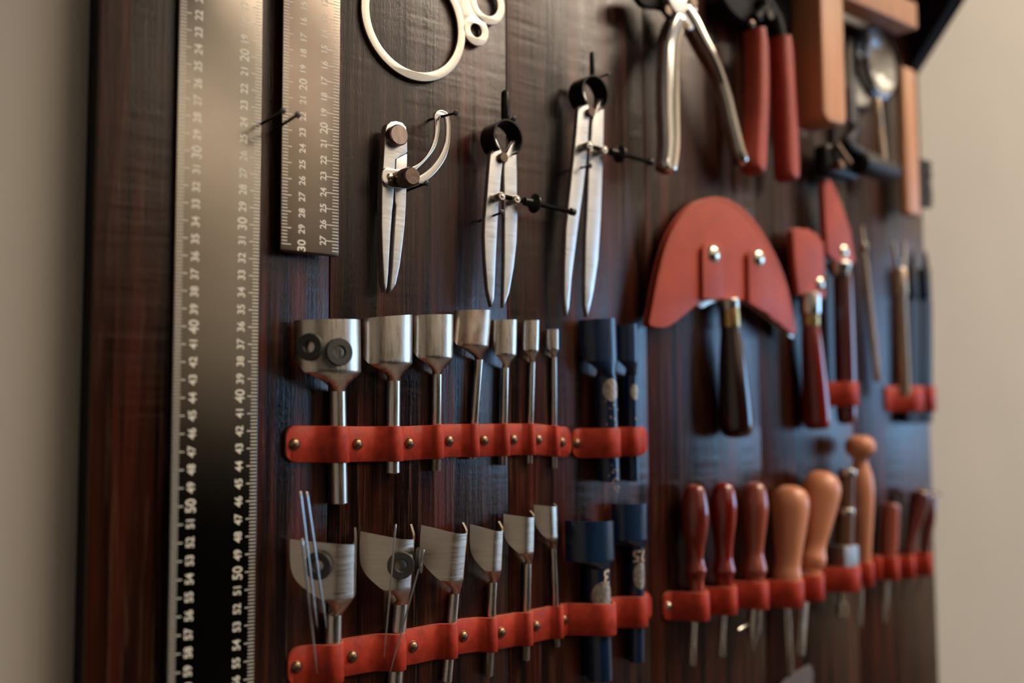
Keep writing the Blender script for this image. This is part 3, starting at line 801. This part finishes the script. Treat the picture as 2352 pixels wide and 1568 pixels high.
awl('awl', 'tool with brownish red handle and tapered steel tip, third in the handle row', 'awl', (677, 336), (672, 1000),
    [(336, 8), (340, 70), (370, 122), (430, 152), (500, 166), (600, 146), (720, 116), (780, 112), (840, 142), (880, 152), (905, 132), (940, 120), (1000, 116)], 1.5, M_ROSE, ((676, 1110, 86), (660, 1370, 26)), extra=scr)
awl('awl', 'awl with thick pale beech handle standing upright, fourth in the handle row', 'awl', (898, 358), (872, 1030),
    [(358, 8), (362, 90), (388, 172), (430, 216), (480, 230), (560, 216), (680, 186), (780, 160), (850, 152), (900, 166), (940, 166), (980, 140), (1030, 130)], 2.0, M_BEECH2, ((868, 1085, 50), (890, 1525, 48)))
awl('awl', 'awl with pale beech handle leaning right, fifth in the handle row', 'awl', (1095, 272), (1015, 960),
    [(272, 8), (278, 100), (308, 182), (350, 226), (400, 238), (500, 212), (620, 172), (720, 136), (770, 142), (810, 158), (850, 142), (870, 116), (960, 110)], 2.05, M_BEECH2, ((985, 1055, 66), (957, 1400, 76)), flat=.35)
t = thing('stitch_marker', 'brown segmented tool with metal rings and square steel ferrule in the handle row', 'marking tool', z8b(1215, 1160, 1.5))
mb = MB(); turned(mb, z8b, (1243, 262), (1218, 760), [(262, 70), (270, 92), (320, 100), (480, 104), (560, 112), (760, 118)], 1.5); mb.build('handle', M_BROWNW, t)
for (v, w) in ((278, 112), (518, 116)):
    mb = MB(); u = 1243-25*(v-262)/498; turned(mb, z8b, (u, v-20), (u-1, v+20), [(v-20, w*.9), (v-14, w), (v+14, w), (v+20, w*.9)], 1.5); mb.build('ring', M_STEEL, t)
mb = MB(); a = z8b(1212, 720, 1.5); b_ = z8b(1212, 985, 1.5); mb.rbox((a.x-1.15, -2.5, b_.z), (a.x+1.15, -.5, a.z), .18, 2); mb.build('ferrule', mat('dull_ferrule', (.36, .34, .31), 1, .5, .2, (300, 300, 300)), t)
mb = MB(); a = z8b(1216, 985, 1.5); b_ = z8b(1208, 1165, 1.5); mb.tube([a, a.lerp(b_, .5), a.lerp(b_, .52), a.lerp(b_, .93), b_], [.3, .3, .52, .5, .3], 24); mb.build('tip', M_NICKEL, t)
awl('awl', 'tall awl with mushroom knob on a pale wooden handle, rising above the handle row', 'awl', (1318, 52), (1345, 900),
    [(52, 20), (56, 90), (80, 160), (120, 184), (160, 165), (185, 110), (205, 88), (240, 100), (300, 134), (380, 150), (480, 142), (600, 122), (720, 100), (850, 76), (900, 70)], 1.9, M_BEECH2, ((1325, 985, 34), (1316, 1225, 34)))
awl('awl', 'short straight tool with reddish cylindrical handle right of the mushroom handle', 'awl', (1508, 468), (1492, 850),
    [(468, 60), (474, 104), (520, 112), (700, 106), (850, 92)], 1.2, M_ROSE, ((1482, 935, 42), (1466, 1195, 30)),
    extra=lambda t: (lambda mb: (turned(mb, z8b, (1528, 425), (1526, 470), [(425, 20), (432, 46), (470, 46)], 1.2), mb.build('end_knob', M_BLACK, t)))(MB()))
def dark(label, pts, rs, bol, bl):
    t = thing('awl', label, 'awl', z8b(*bl[1], 1.3))
    mb = MB(); q = smooth([z8b(x, y, 1.5) for x, y in pts], 5, False); rr = [V((r, 0, 0)) for r in rs]; rr = [max(.03, abs(v.x)) for v in smooth(rr, 5, False)]
    mb.tube(q, rr, 28); mb.build('handle', M_EBONYR, t)
    mb = MB(); a = z8b(*bol, 1.3); mb.tube([a+V((0, 0, .5)), a+V((0, 0, .3)), a-V((0, 0, .3)), a-V((0, 0, .9))], [.35, .5, .5, .4], 20); mb.build('bolster', M_STEEL, t)
    mb = MB(); mb.tube([z8b(*bl[0], 1.3), z8b(*bl[1], 1.3)], [.14, .06], 12); mb.build('blade', M_BLACK, t)
M_EBONYR = mat('dark_red_lacquer', (.10, .008, .006), 0, .25, .5, (90, 90, 12), coat=.7)
dark('dark red lacquered awl with ball end, near the right edge of the board', [(1690, 368), (1690, 400), (1685, 450), (1665, 540), (1640, 640), (1618, 740), (1606, 790)], [.15, .9, 1.0, .85, .62, .5, .42], (1605, 795), ((1600, 850), (1575, 1060)))
dark('dark red hooked awl whose pointed end sticks past the right edge of the board', [(1822, 418), (1795, 410), (1762, 425), (1748, 490), (1742, 580), (1725, 680), (1712, 780)], [.06, .25, .5, .6, .6, .5, .42], (1712, 785), ((1705, 850), (1665, 1030)))
# handle row strap
B = [((318, 1070), .72, 1.4), ((490, 1040), .72, 1.4), ((672, 1000), .86, 1.5), ((874, 1015), 1.05, 2.0), ((1013, 965), .88, 2.05), ((1214, 930), 1.18, 1.5), ((1343, 895), .58, 1.9), ((1412, 870), .36, .7), ((1490, 855), .72, 1.2), ((1603, 860), .52, 1.3), ((1710, 840), .52, 1.3)]
bl = []; zc = [(z8b(160, 1100, .4).x, z8b(160, 1100, .4).z)]
for (x, y), r, hh in B:
    p = z8b(x, y, hh); bl.append((p.x, r, hh+r+.16))
for (x, y) in ((310, 1112), (480, 1078), (665, 1035), (870, 1020), (1015, 980), (1215, 935), (1340, 910), (1410, 880), (1495, 872), (1600, 870), (1705, 855)):
    p = z8b(x, y, 2.2); zc.append((p.x, p.z))
rxs = [z8b(160, 1100, .4).x]
strap('tool_strap', 'red leather strap looped round the row of awl handles at the lower right', bl, zc, 1.12, rxs, (z8b(118, 1100, .2).x, z8b(1752, 850, .2).x), th=.26, taper=.6, riv_r=.34, rm=M_NICKEL)
mb = MB(); lp = loopz(z8b, [(830, 1590), (850, 1560), (930, 1500), (1015, 1455), (1035, 1500), (1030, 1600), (1010, 1700), (850, 1700)], .35, sm=False)
mb.plate([lp], .15, .38, .04); tag(mb.build('leather_tab', M_GREYL), 'grey leather tab at the bottom edge under the beech handles', 'leather tab')

# ------------------------------------------------------------------ round knife in its sheath
z5b = zoomer(2.4122, 1460, 400)
so = [(75, 825), (90, 740), (112, 620), (150, 450), (190, 335), (250, 235), (320, 165), (390, 132), (460, 125), (540, 150), (620, 212), (690, 300), (750, 400), (800, 505), (840, 620), (866, 740), (888, 868), (868, 888), (800, 832), (730, 782), (645, 722), (575, 697), (460, 692), (400, 700), (345, 722), (280, 772), (220, 822), (160, 850), (100, 846)]
t = thing('knife_sheath', 'half-moon chestnut leather sheath with two snap straps covering the round knife', 'sheath', z5b(460, 700, 1))
mb = MB(); lpf = loopz(z5b, so, 1.6, 3); mb.plate([lpf], 1.36, 1.62, .08, seg=3); mb.build('front_panel', M_SHEATH, t)
mb = MB(); mb.plate([lpf], .85, 1.06, .04); mb.build('back_panel', M_SHEATH, t)
mb = MB(); ins = []                                        # stitching along the rim
cen = V((sum(p[0] for p in lpf)/len(lpf), sum(p[1] for p in lpf)/len(lpf), 0))
st = smooth([z5b(x, y, 1.635) for x, y in [(95, 800), (125, 640), (165, 460), (205, 345), (262, 248), (330, 180), (395, 150), (460, 143), (535, 166), (608, 225), (676, 312), (735, 412), (785, 515), (824, 628), (850, 745), (866, 840)]], 14, False)
for i in range(0, len(st)-1, 2): mb.tube([st[i], st[i+1]], .045, 6)
mb.build('stitching', mat('pale_thread', (.5, .2, .12), 0, .7), t)
for (lp, sn) in (([(374, 690), (372, 410), (395, 382), (465, 380), (490, 408), (490, 688), (430, 696)], (437, 442)), ([(630, 712), (626, 445), (650, 420), (722, 428), (745, 458), (752, 700), (752, 782), (690, 748)], (686, 465))):
    mb = MB(); mb.plate([loopz(z5b, lp, 1.95, sm=False)], 1.60, 1.95, .06, seg=3); s = mb.build('closing_strap', M_SHEATH, t)
    c = z5b(*sn, 2.0); mb = MB(); mb.dome(V((c.x, -1.93, c.z)), (0, -1, 0), .70, .30, 36); mb.ring(V((c.x, -1.90, c.z)), (0, -1, 0), .74, .5, .1, 36)
    s['_w'] = t['_w']; mb.build('snap', M_NICKEL, s)
t = thing('round_knife', 'round knife with dark polished handle and brass ferrule hanging below the half-moon sheath', 'knife', z5b(560, 1455, 1.3))
mb = MB(); mb.plate([loopz(z5b, [(300, 560), (350, 735), (430, 712), (560, 712), (650, 742), (745, 815), (862, 905), (872, 880), (855, 780), (800, 560), (550, 300)], 1.25, 3)], 1.12, 1.26, .04); mb.build('blade', M_STEEL, t)
mb = MB(); turned(mb, z5b, (512, 690), (518, 745), [(690, 112), (700, 118), (745, 112)], 1.4, k=2.4122); mb.build('neck', M_STEEL, t)
mb = MB(); turned(mb, z5b, (518, 735), (524, 850), [(735, 104), (745, 110), (840, 114), (850, 108)], 1.4, k=2.4122); mb.build('ferrule', M_BRASS, t)
mb = MB(); turned(mb, z5b, (524, 845), (562, 1460), [(845, 106), (900, 114), (1000, 138), (1100, 156), (1200, 170), (1300, 180), (1380, 182), (1425, 168), (1450, 120), (1460, 20)], 1.5, k=2.4122); mb.build('handle', M_EBONY, t)

# small sheathed knives to the right
t = thing('skiving_knife', 'knife with bright metal bolster and glossy red tapered handle', 'knife', z5b(1010, 1410, 1.2))
mb = MB(); turned(mb, z5b, (964, 660), (964, 778), [(660, 112), (672, 120), (765, 118), (778, 108)], 1.4, k=2.4122); mb.build('bolster', M_CHROME, t)
mb = MB(); turned(mb, z5b, (966, 778), (968, 838), [(778, 98), (785, 102), (838, 100)], 1.4, k=2.4122); mb.build('ferrule', M_BRASS, t)
mb = MB(); turned(mb, z5b, (968, 835), (1008, 1415), [(835, 92), (900, 108), (1050, 126), (1200, 140), (1330, 148), (1385, 142), (1408, 110), (1415, 20)], 1.4, k=2.4122); mb.build('handle', M_CHERRY2, t)
t = thing('blade_sheath', 'small square-ended chestnut leather sheath on the red-handled knife', 'sheath', z5b(950, 665, 1))
lp = loopz(z5b, [(870, 312), (885, 296), (960, 304), (1012, 335), (1044, 388), (1048, 480), (1052, 690), (1018, 688), (1000, 640), (985, 672), (905, 668), (890, 560), (878, 430)], 1.7, sm=False)
mb = MB(); mb.plate([lp], 1.0, 1.7, .12, seg=3); mb.build('leather_cover', M_SHEATH, t)
c = z5b(1027, 605, 1.8); mb = MB(); mb.dome(V((c.x, -1.68, c.z)), (0, -1, 0), .62, .3, 30); mb.build('snap', M_NICKEL, t)
t = thing('paring_knife', 'long knife with purplish polished handle held by a red loop', 'knife', z5b(1160, 1380, 1.2))
mb = MB(); turned(mb, z5b, (1124, 488), (1128, 560), [(488, 128), (500, 136), (530, 120), (560, 100)], 1.5, k=2.4122); mb.build('collar', M_STEEL, t)
mb = MB(); turned(mb, z5b, (1146, 540), (1168, 1385), [(540, 96), (600, 104), (900, 112), (1200, 112), (1350, 104), (1380, 70), (1385, 20)], 1.3, k=2.4122); mb.build('handle', mat('plum_lacquer', (.12, .014, .018), 0, .24, .4, (90, 90, 9), coat=1.0), t)
t = thing('blade_sheath', 'narrow pointed chestnut leather sheath above the purplish knife handle', 'sheath', z5b(1130, 490, 1))
mb = MB(); mb.plate([loopz(z5b, [(1042, 60), (1056, 30), (1078, 24), (1100, 58), (1150, 180), (1190, 300), (1218, 480), (1205, 502), (1140, 492), (1100, 470), (1062, 440), (1050, 250)], 1.8, sm=False)], 1.1, 1.8, .12, seg=3); mb.build('leather_cover', M_SHEATH, t)
c = z5b(1160, 428, 1.9); mb = MB(); mb.dome(V((c.x, -1.78, c.z)), (0, -1, 0), .66, .3, 30); mb.build('snap', M_NICKEL, t)
a = z5b(1098, 1218, .3); c = z5b(1160, 1218, 1.3)
strap('tool_strap', 'short red leather loop round the purplish knife handle', [(c.x, 1.05)], [(a.x, c.z)], 1.15, [], (c.x-2.6, c.x+2.2), taper=.4)
# stylus
mb = MB(); a = z5b(1252, 288, 1.0); b_ = z5b(1340, 1150, 1.0)
mb.tube([a, a.lerp(b_, .10), a.lerp(b_, .115), a.lerp(b_, .15), a.lerp(b_, .17), a.lerp(b_, .25), a.lerp(b_, .9), a.lerp(b_, .98), b_], [.16, .19, .38, .38, .18, .27, .33, .36, .2], 20)
tag(mb.build('stylus', M_TAN), 'thin pale metal stylus hanging right of the purplish knife', 'stylus')
# pen-like forked tool
t = thing('ruling_pen', 'pale metal forked ruling pen in front of the black tools at the right edge', 'ruling pen', z5b(1490, 1235, 2.4))
mb = MB(); a = z5b(1466, 520, 2.4); b_ = z5b(1490, 1235, 2.4); mb.tube([a, a.lerp(b_, .02), a.lerp(b_, .2), a.lerp(b_, .22), a.lerp(b_, .96), b_], [.45, .6, .62, .5, .58, .3], 24); mb.build('body', M_TAN, t)
for dx in (-38, 28):
    mb = MB(); a = z5b(1470+dx*.5, 525, 2.4); b_ = z5b(1462+dx, 372, 2.4); mb.tube([a, a.lerp(b_, .3), b_], [.2, .24, .16], 14); mb.build('prong', M_STEEL, t)
# black tools and their strap
for (x, w, lab) in ((1540, 38, 'black handled tool behind the pale ruling pen, held by a red loop'), (1614, 28, 'black handled tool at the right edge of the board, held by a red loop')):
    t = thing('black_tool', lab, 'tool', z5b(x, 1378, .9), 'black handled tools at the right edge')
    mb = MB(); lp = loopz(z5b, [(x-w, 1378), (x-w, 720), (x-w*.6, 660), (x+w*.6, 660), (x+w, 720), (x+w, 1378)], 1.0, sm=False); mb.plate([lp], .3, 1.1, .15, seg=3); mb.build('grip', M_BLACKP, t)
    a = z5b(x, 690, .8); b_ = z5b(x-8, 430, .8); mb = MB(); mb.tube([a, a.lerp(b_, .6), b_], [.42, .34, .12], 16); mb.build('shaft', M_BLACK, t)
    a = z5b(x+w*.3, 600, 1.5); mb = MB(); mb.rbox((a.x-.6, -1.5, a.z-1.6), (a.x+.7, -.6, a.z+1.6), .25, 2); mb.build('clip', M_BLACKP, t)
a = z5b(1540, 1245, .9); c = z5b(1614, 1245, .9); e0 = z5b(1392, 1245, .3); e1 = z5b(1662, 1245, .3)
strap('tool_strap', 'small red leather strap over the black tools at the right edge', [(a.x, 1.3, 1.5), (c.x, .95, 1.5)], [(a.x, a.z)], 1.30, [], (e0.x, min(e1.x, XB1+.3)), taper=.3)

# ------------------------------------------------------------------ pliers
z4 = zoomer(2.7349, 1440, 0)
t = thing('pliers', 'large chrome pliers with curved handles hanging open at the top of the board', 'pliers', z4(240, 1090, 1.5))
def bar(pts, h, ry, rz, n=22):
    """flattened bar along a path: half width ry across, half depth rz away from the board"""
    q = smooth([z4(x, y, h) for x, y, w in pts], 5, False); ww = [v.x for v in smooth([V((w, 0, 0)) for x, y, w in pts], 5, False)]
    mb = MB(); vs = []; fs = []; m = len(q)
    for i, p in enumerate(q):
        tg = (q[min(m-1, i+1)]-q[max(0, i-1)]).normalized(); nx = tg.cross(V((0, 1, 0))).normalized()
        for k in range(n):
            a = 2*PI*k/n; ca, sa = math.cos(a), math.sin(a); e = .7
            vs.append(p + nx*(math.copysign(abs(ca)**e, ca)*ww[i]*ry) + V((0, 1, 0))*(math.copysign(abs(sa)**e, sa)*rz*min(1, ww[i]*1.4)))
    for i in range(m-1):
        for k in range(n):
            k2 = (k+1) % n; fs.append((i*n+k, i*n+k2, (i+1)*n+k2, (i+1)*n+k))
    fs += [tuple(range(n)), tuple(range((m-1)*n, m*n))]
    mb.add(vs, fs); return mb
mb = bar([(318, 90, .5), (300, 150, .9), (268, 260, 1.0), (258, 400, 1.0), (256, 560, 1.05), (258, 720, 1.05), (262, 880, 1.0), (254, 1000, .95), (244, 1060, .85), (242, 1090, .3)], 2.2, .95, .75)
q = mb.build('handle', M_CHROME, t)
mb = bar([(340, 60, .8), (395, 140, .9), (455, 260, .8), (520, 380, .7), (575, 500, .6), (615, 630, .6), (650, 780, .6), (685, 920, .6), (715, 1010, .6), (728, 1040, .3)], 2.2, .80, .8)
mb.build('handle', M_CHROME, t)
mb = MB(); mb.plate([loopz(z4, [(255, -60), (340, -60), (420, -10), (436, 60), (432, 150), (400, 190), (360, 170), (318, 100), (270, 30)], 2.7, 3)], 1.9, 2.8, .12, seg=3); mb.build('jaw', M_LEGS, t)
mb = MB(); mb.plate([loopz(z4, [(70, -80), (250, -80), (330, 60), (335, 150), (300, 170), (250, 60), (110, 30)], 2.0, 3)], 1.3, 1.9, .1); mb.build('jaw', M_BLACKP, t)
for (x, y, r) in ((263, 62, .42), (380, 160, .35), (420, 10, .5)):
    c = z4(x, y, 3.0); mb = MB(); mb.disc(V((c.x, -2.6, c.z)), c, r, .08, 28); mb.build('bolt', M_BRONZE, t)
t = thing('hole_pliers', 'black revolving hole pliers with two red textured grips', 'pliers', z4(800, 1100, 1.4))
mb = bar([(800, 190, .7), (812, 300, .85), (815, 500, .9), (812, 700, .9), (802, 900, .95), (795, 1040, .95), (792, 1095, .5)], 2.3, .98, 1.0)
mb.build('grip', M_REDGRIP, t)
mb = bar([(958, 240, .8), (968, 350, .9), (982, 600, .9), (995, 850, .95), (1003, 1080, .95), (1005, 1140, .5)], 2.3, 1.05, 1.0)
mb.build('grip', M_REDGRIP, t)
for (pa, w) in (([(800, 120), (860, 60), (845, -10)], .55), ([(960, 230), (930, 120), (880, 30), (868, -10)], .6)):
    mb = MB(); mb.tube(smooth([z4(x, y, 2.2) for x, y in pa], 4, False), w, 16); mb.build('arm', M_BLACKP, t)
mb = MB(); mb.plate([loopz(z4, [(620, -60), (1000, -20), (1005, 120), (985, 230), (930, 240), (890, 190), (850, 100), (760, 150), (640, 60)], 1.6, 3)], .9, 1.8, .1); mb.build('head', M_BLACKP, t)
mb = MB(); c = z4(905, 85, 3.0); mb.disc(V((c.x, -1.9, c.z)), c, .55, .1); mb.build('bolt', M_BLACK, t)
mb = MB(); c = z4(782, 150, 3.2); mb.dome(c, (0, -1, 0), .4, .25); mb.build('bolt', M_BRONZE, t)

# ------------------------------------------------------------------ mallet
t = thing('mallet', 'pale beech mallet hanging head up, its squared handle with rounded end pointing down', 'mallet', (76, -1, P(1915, 285, 3).z))
a = P(1893, 285, 4.3); b_ = P(1946, 285, 4.3); zb = P(1915, 286, 4.0).z
hx0, hx1 = a.x, b_.x
lp = [(hx0, zb+16.5)]+[(hx0+1.1-1.1*math.cos(q*PI/16), zb+.9-.9*math.sin(q*PI/16)) for q in range(9)]+[(hx1-1.1+1.1*math.sin(q*PI/16), zb+.9-.9*math.cos(q*PI/16)) for q in range(9)]+[(hx1, zb+16.5)]
mb = MB(); mb.plate([lp], 1.0, 4.3, .28, seg=4); mb.build('handle', M_BEECH, t)
c = P(2107, 67, 4.3); c2 = P(2111, 10, 4.3)
mb = MB(); mb.rbox((c.x-25.5, -4.35, c.z), (c.x, -2.1, c.z+2.7+.0), .15, 3); mb.build('head', M_BEECH, t)

# ------------------------------------------------------------------ magnifier
t = thing('magnifying_glass', 'round magnifying glass with thin dark rim hanging under the mallet head', 'magnifying glass', P(2015, 240, 2))
c = P(2014, 148, 1.5); R = 3.9
mb = MB(); mb.ring(c+V((0, .25, 0)), (0, -1, 0), R, R-.3, .5, 72, .1); mb.build('rim', M_BLACK, t)
mG, nt, b = nodes('lens_glass'); b.inputs['Transmission Weight'].default_value = 1.0; b.inputs['Roughness'].default_value = .02; b.inputs['IOR'].default_value = 1.5
b.inputs['Base Color'].default_value = (.85, .9, .88, 1)
mb = MB(); vs = []; fs = []; n = 64; K = 10
for sgn in (1, -1):
    for i in range(K+1):
        rr = (R-.28)*math.cos(i/K*PI/2) ; dd = .5*math.sin(math.acos(min(1, rr/(R-.28))))
        rr = max(rr, .005)
        for k in range(n):
            al = 2*PI*k/n; vs.append(c+V((rr*math.cos(al), -sgn*dd*.9, rr*math.sin(al))))
for s in range(2):
    o = s*(K+1)*n
    for i in range(K):
        for k in range(n):
            k2 = (k+1) % n; fs.append((o+i*n+k, o+i*n+k2, o+(i+1)*n+k2, o+(i+1)*n+k))
    fs.append(tuple(range(o+K*n, o+K*n+n)))
mb.add(vs, fs); mb.build('lens', mG, t)
mb = MB(); a = P(2013, 226, 2.1); b_ = P(2018, 286, 2.1); mb.tube([a, a.lerp(b_, .1), a.lerp(b_, .9), b_], [.35, .42, .42, .3], 20); mb.build('collar', M_TAN, t)
mb = MB(); a = P(2018, 284, 2.0); b_ = P(2030, 400, 2.0); mb.tube([a, b_], [.42, .44], 16); mb.build('handle', M_TAN, t)
mb = MB(); mb.plate([loopz(lambda x, y, h: P(x, y, h), [(1949, 92), (1962, 88), (1966, 180), (1973, 270), (1972, 300), (1955, 300), (1952, 200)], 1.4, sm=False)], .9, 1.4, .05)
tag(mb.build('steel_scraper', mat('dull_steel', (.12, .11, .10), .8, .45, .2, (50, 50, 50))), 'narrow dull steel scraper strip just right of the mallet handle', 'scraper')

# ------------------------------------------------------------------ black clamp
t = thing('edge_clamp', 'black iron clamp with horizontal barrel below the magnifying glass', 'clamp', z4(1400, 1150, 1.5))
mb = MB(); a = z4(1455, 1025, 2.6); b_ = z4(1672, 1088, 2.6); d = (b_-a).normalized(); mb.tube([a-d*.1, a, a+d*.2, b_-d*.3, b_-d*.1, b_], [.6, .9, 1.05, 1.05, .95, .6], 30); mb.build('barrel', M_BLACKP, t)
mb = MB(); mb.tube(smooth([z4(x, y, 2.4) for x, y in [(1425, 790), (1410, 850), (1375, 900), (1420, 940), (1500, 985), (1560, 1010)]], 5, False), .62, 18); mb.build('arm', M_BLACKP, t)
mb = MB(); mb.tube(smooth([z4(x, y, 1.6) for x, y in [(1290, 780), (1290, 860), (1285, 950), (1270, 1040)]], 5, False), [.5]*16, 18); mb.build('arm', M_BLACKP, t)
mb = MB(); a = z4(1215, 1100, 1.6); b_ = z4(1440, 960, 1.6); mb.rbox((a.x, -2.3, a.z), (b_.x-.6, -.7, b_.z), .5, 4); mb.build('body', M_BLACK, t)
mb = MB(); mb.tube([z4(1310, 905, 2.6), z4(1395, 1030, 3.0)], [.32, .34], 16); mb.build('lever', M_BRONZE, t)
mb = MB(); c = z4(1356, 1032, 3.3); mb.disc(c+V((0, .9, 0)), c, .42, .08); mb.build('bolt', M_RIVET, t)

# ------------------------------------------------------------------ brush
t = thing('brush', 'narrow wooden brush with dark bristles pointing right, at the right edge of the board', 'brush', P(2095, 495, 2))
a = P(2078, 300, 2.1); b_ = P(2110, 300, 2.1); zt = P(2095, 157, 2.1).z; zb = P(2095, 494, 2.1).z
mb = MB(); mb.rbox((a.x, -2.1, zb), (b_.x, -1.1, zt), .42, 4); mb.build('handle', M_BEECH, t)
random.seed(11)
mb = MB(); z1 = P(2110, 362, 2.1).z; z2 = P(2110, 468, 2.1).z; x1 = P(2141, 400, 2.1).x
for i in range(34):
    for j in range(9):
        z = z2+(z1-z2)*(i+.5)/34; y = -1.2-.8*(j+.5)/9
        p = V((b_.x-.1, y, z)); q = V((x1+random.uniform(-.35, .25), y+random.uniform(-.15, .15), z+random.uniform(-.16, .16)))
        mb.tube([p, q], [.10, .07], 5)
mb.build('bristles', M_BRIST, t)

# ------------------------------------------------------------------ camera, light level
cd = bpy.data.cameras.new('camera'); cam = bpy.data.objects.new('camera', cd); C.objects.link(cam)
R3 = Matrix(((AX[0], -AX[1], -AX[2]), (AY[0], -AY[1], -AY[2]), (AZ[0], -AZ[1], -AZ[2])))
cam.matrix_world = Matrix.Translation(W((0, -D, 0))) @ R3.to_4x4()
cd.sensor_width = 36; cd.lens = F*36/2352; cd.clip_start = .01; cd.clip_end = 50
cd.dof.use_dof = True; cd.dof.focus_distance = .645; cd.dof.aperture_fstop = 2.2
bpy.context.scene.camera = cam
w = bpy.data.worlds.new('world'); bpy.context.scene.world = w; w.use_nodes = True
w.node_tree.nodes['Background'].inputs[0].default_value = (.5, .65, .9, 1); w.node_tree.nodes['Background'].inputs[1].default_value = .3
sc = bpy.context.scene
for o in list(bpy.data.objects):
    for k in ('_w', '_ax', '_n0', '_r'):
        if k in o: del o[k]
sc.view_settings.view_transform = 'Standard'; sc.view_settings.look = 'None'
sc.view_settings.gamma = 1.0; sc.view_settings.use_curve_mapping = False
sc.view_settings.exposure = 0.5
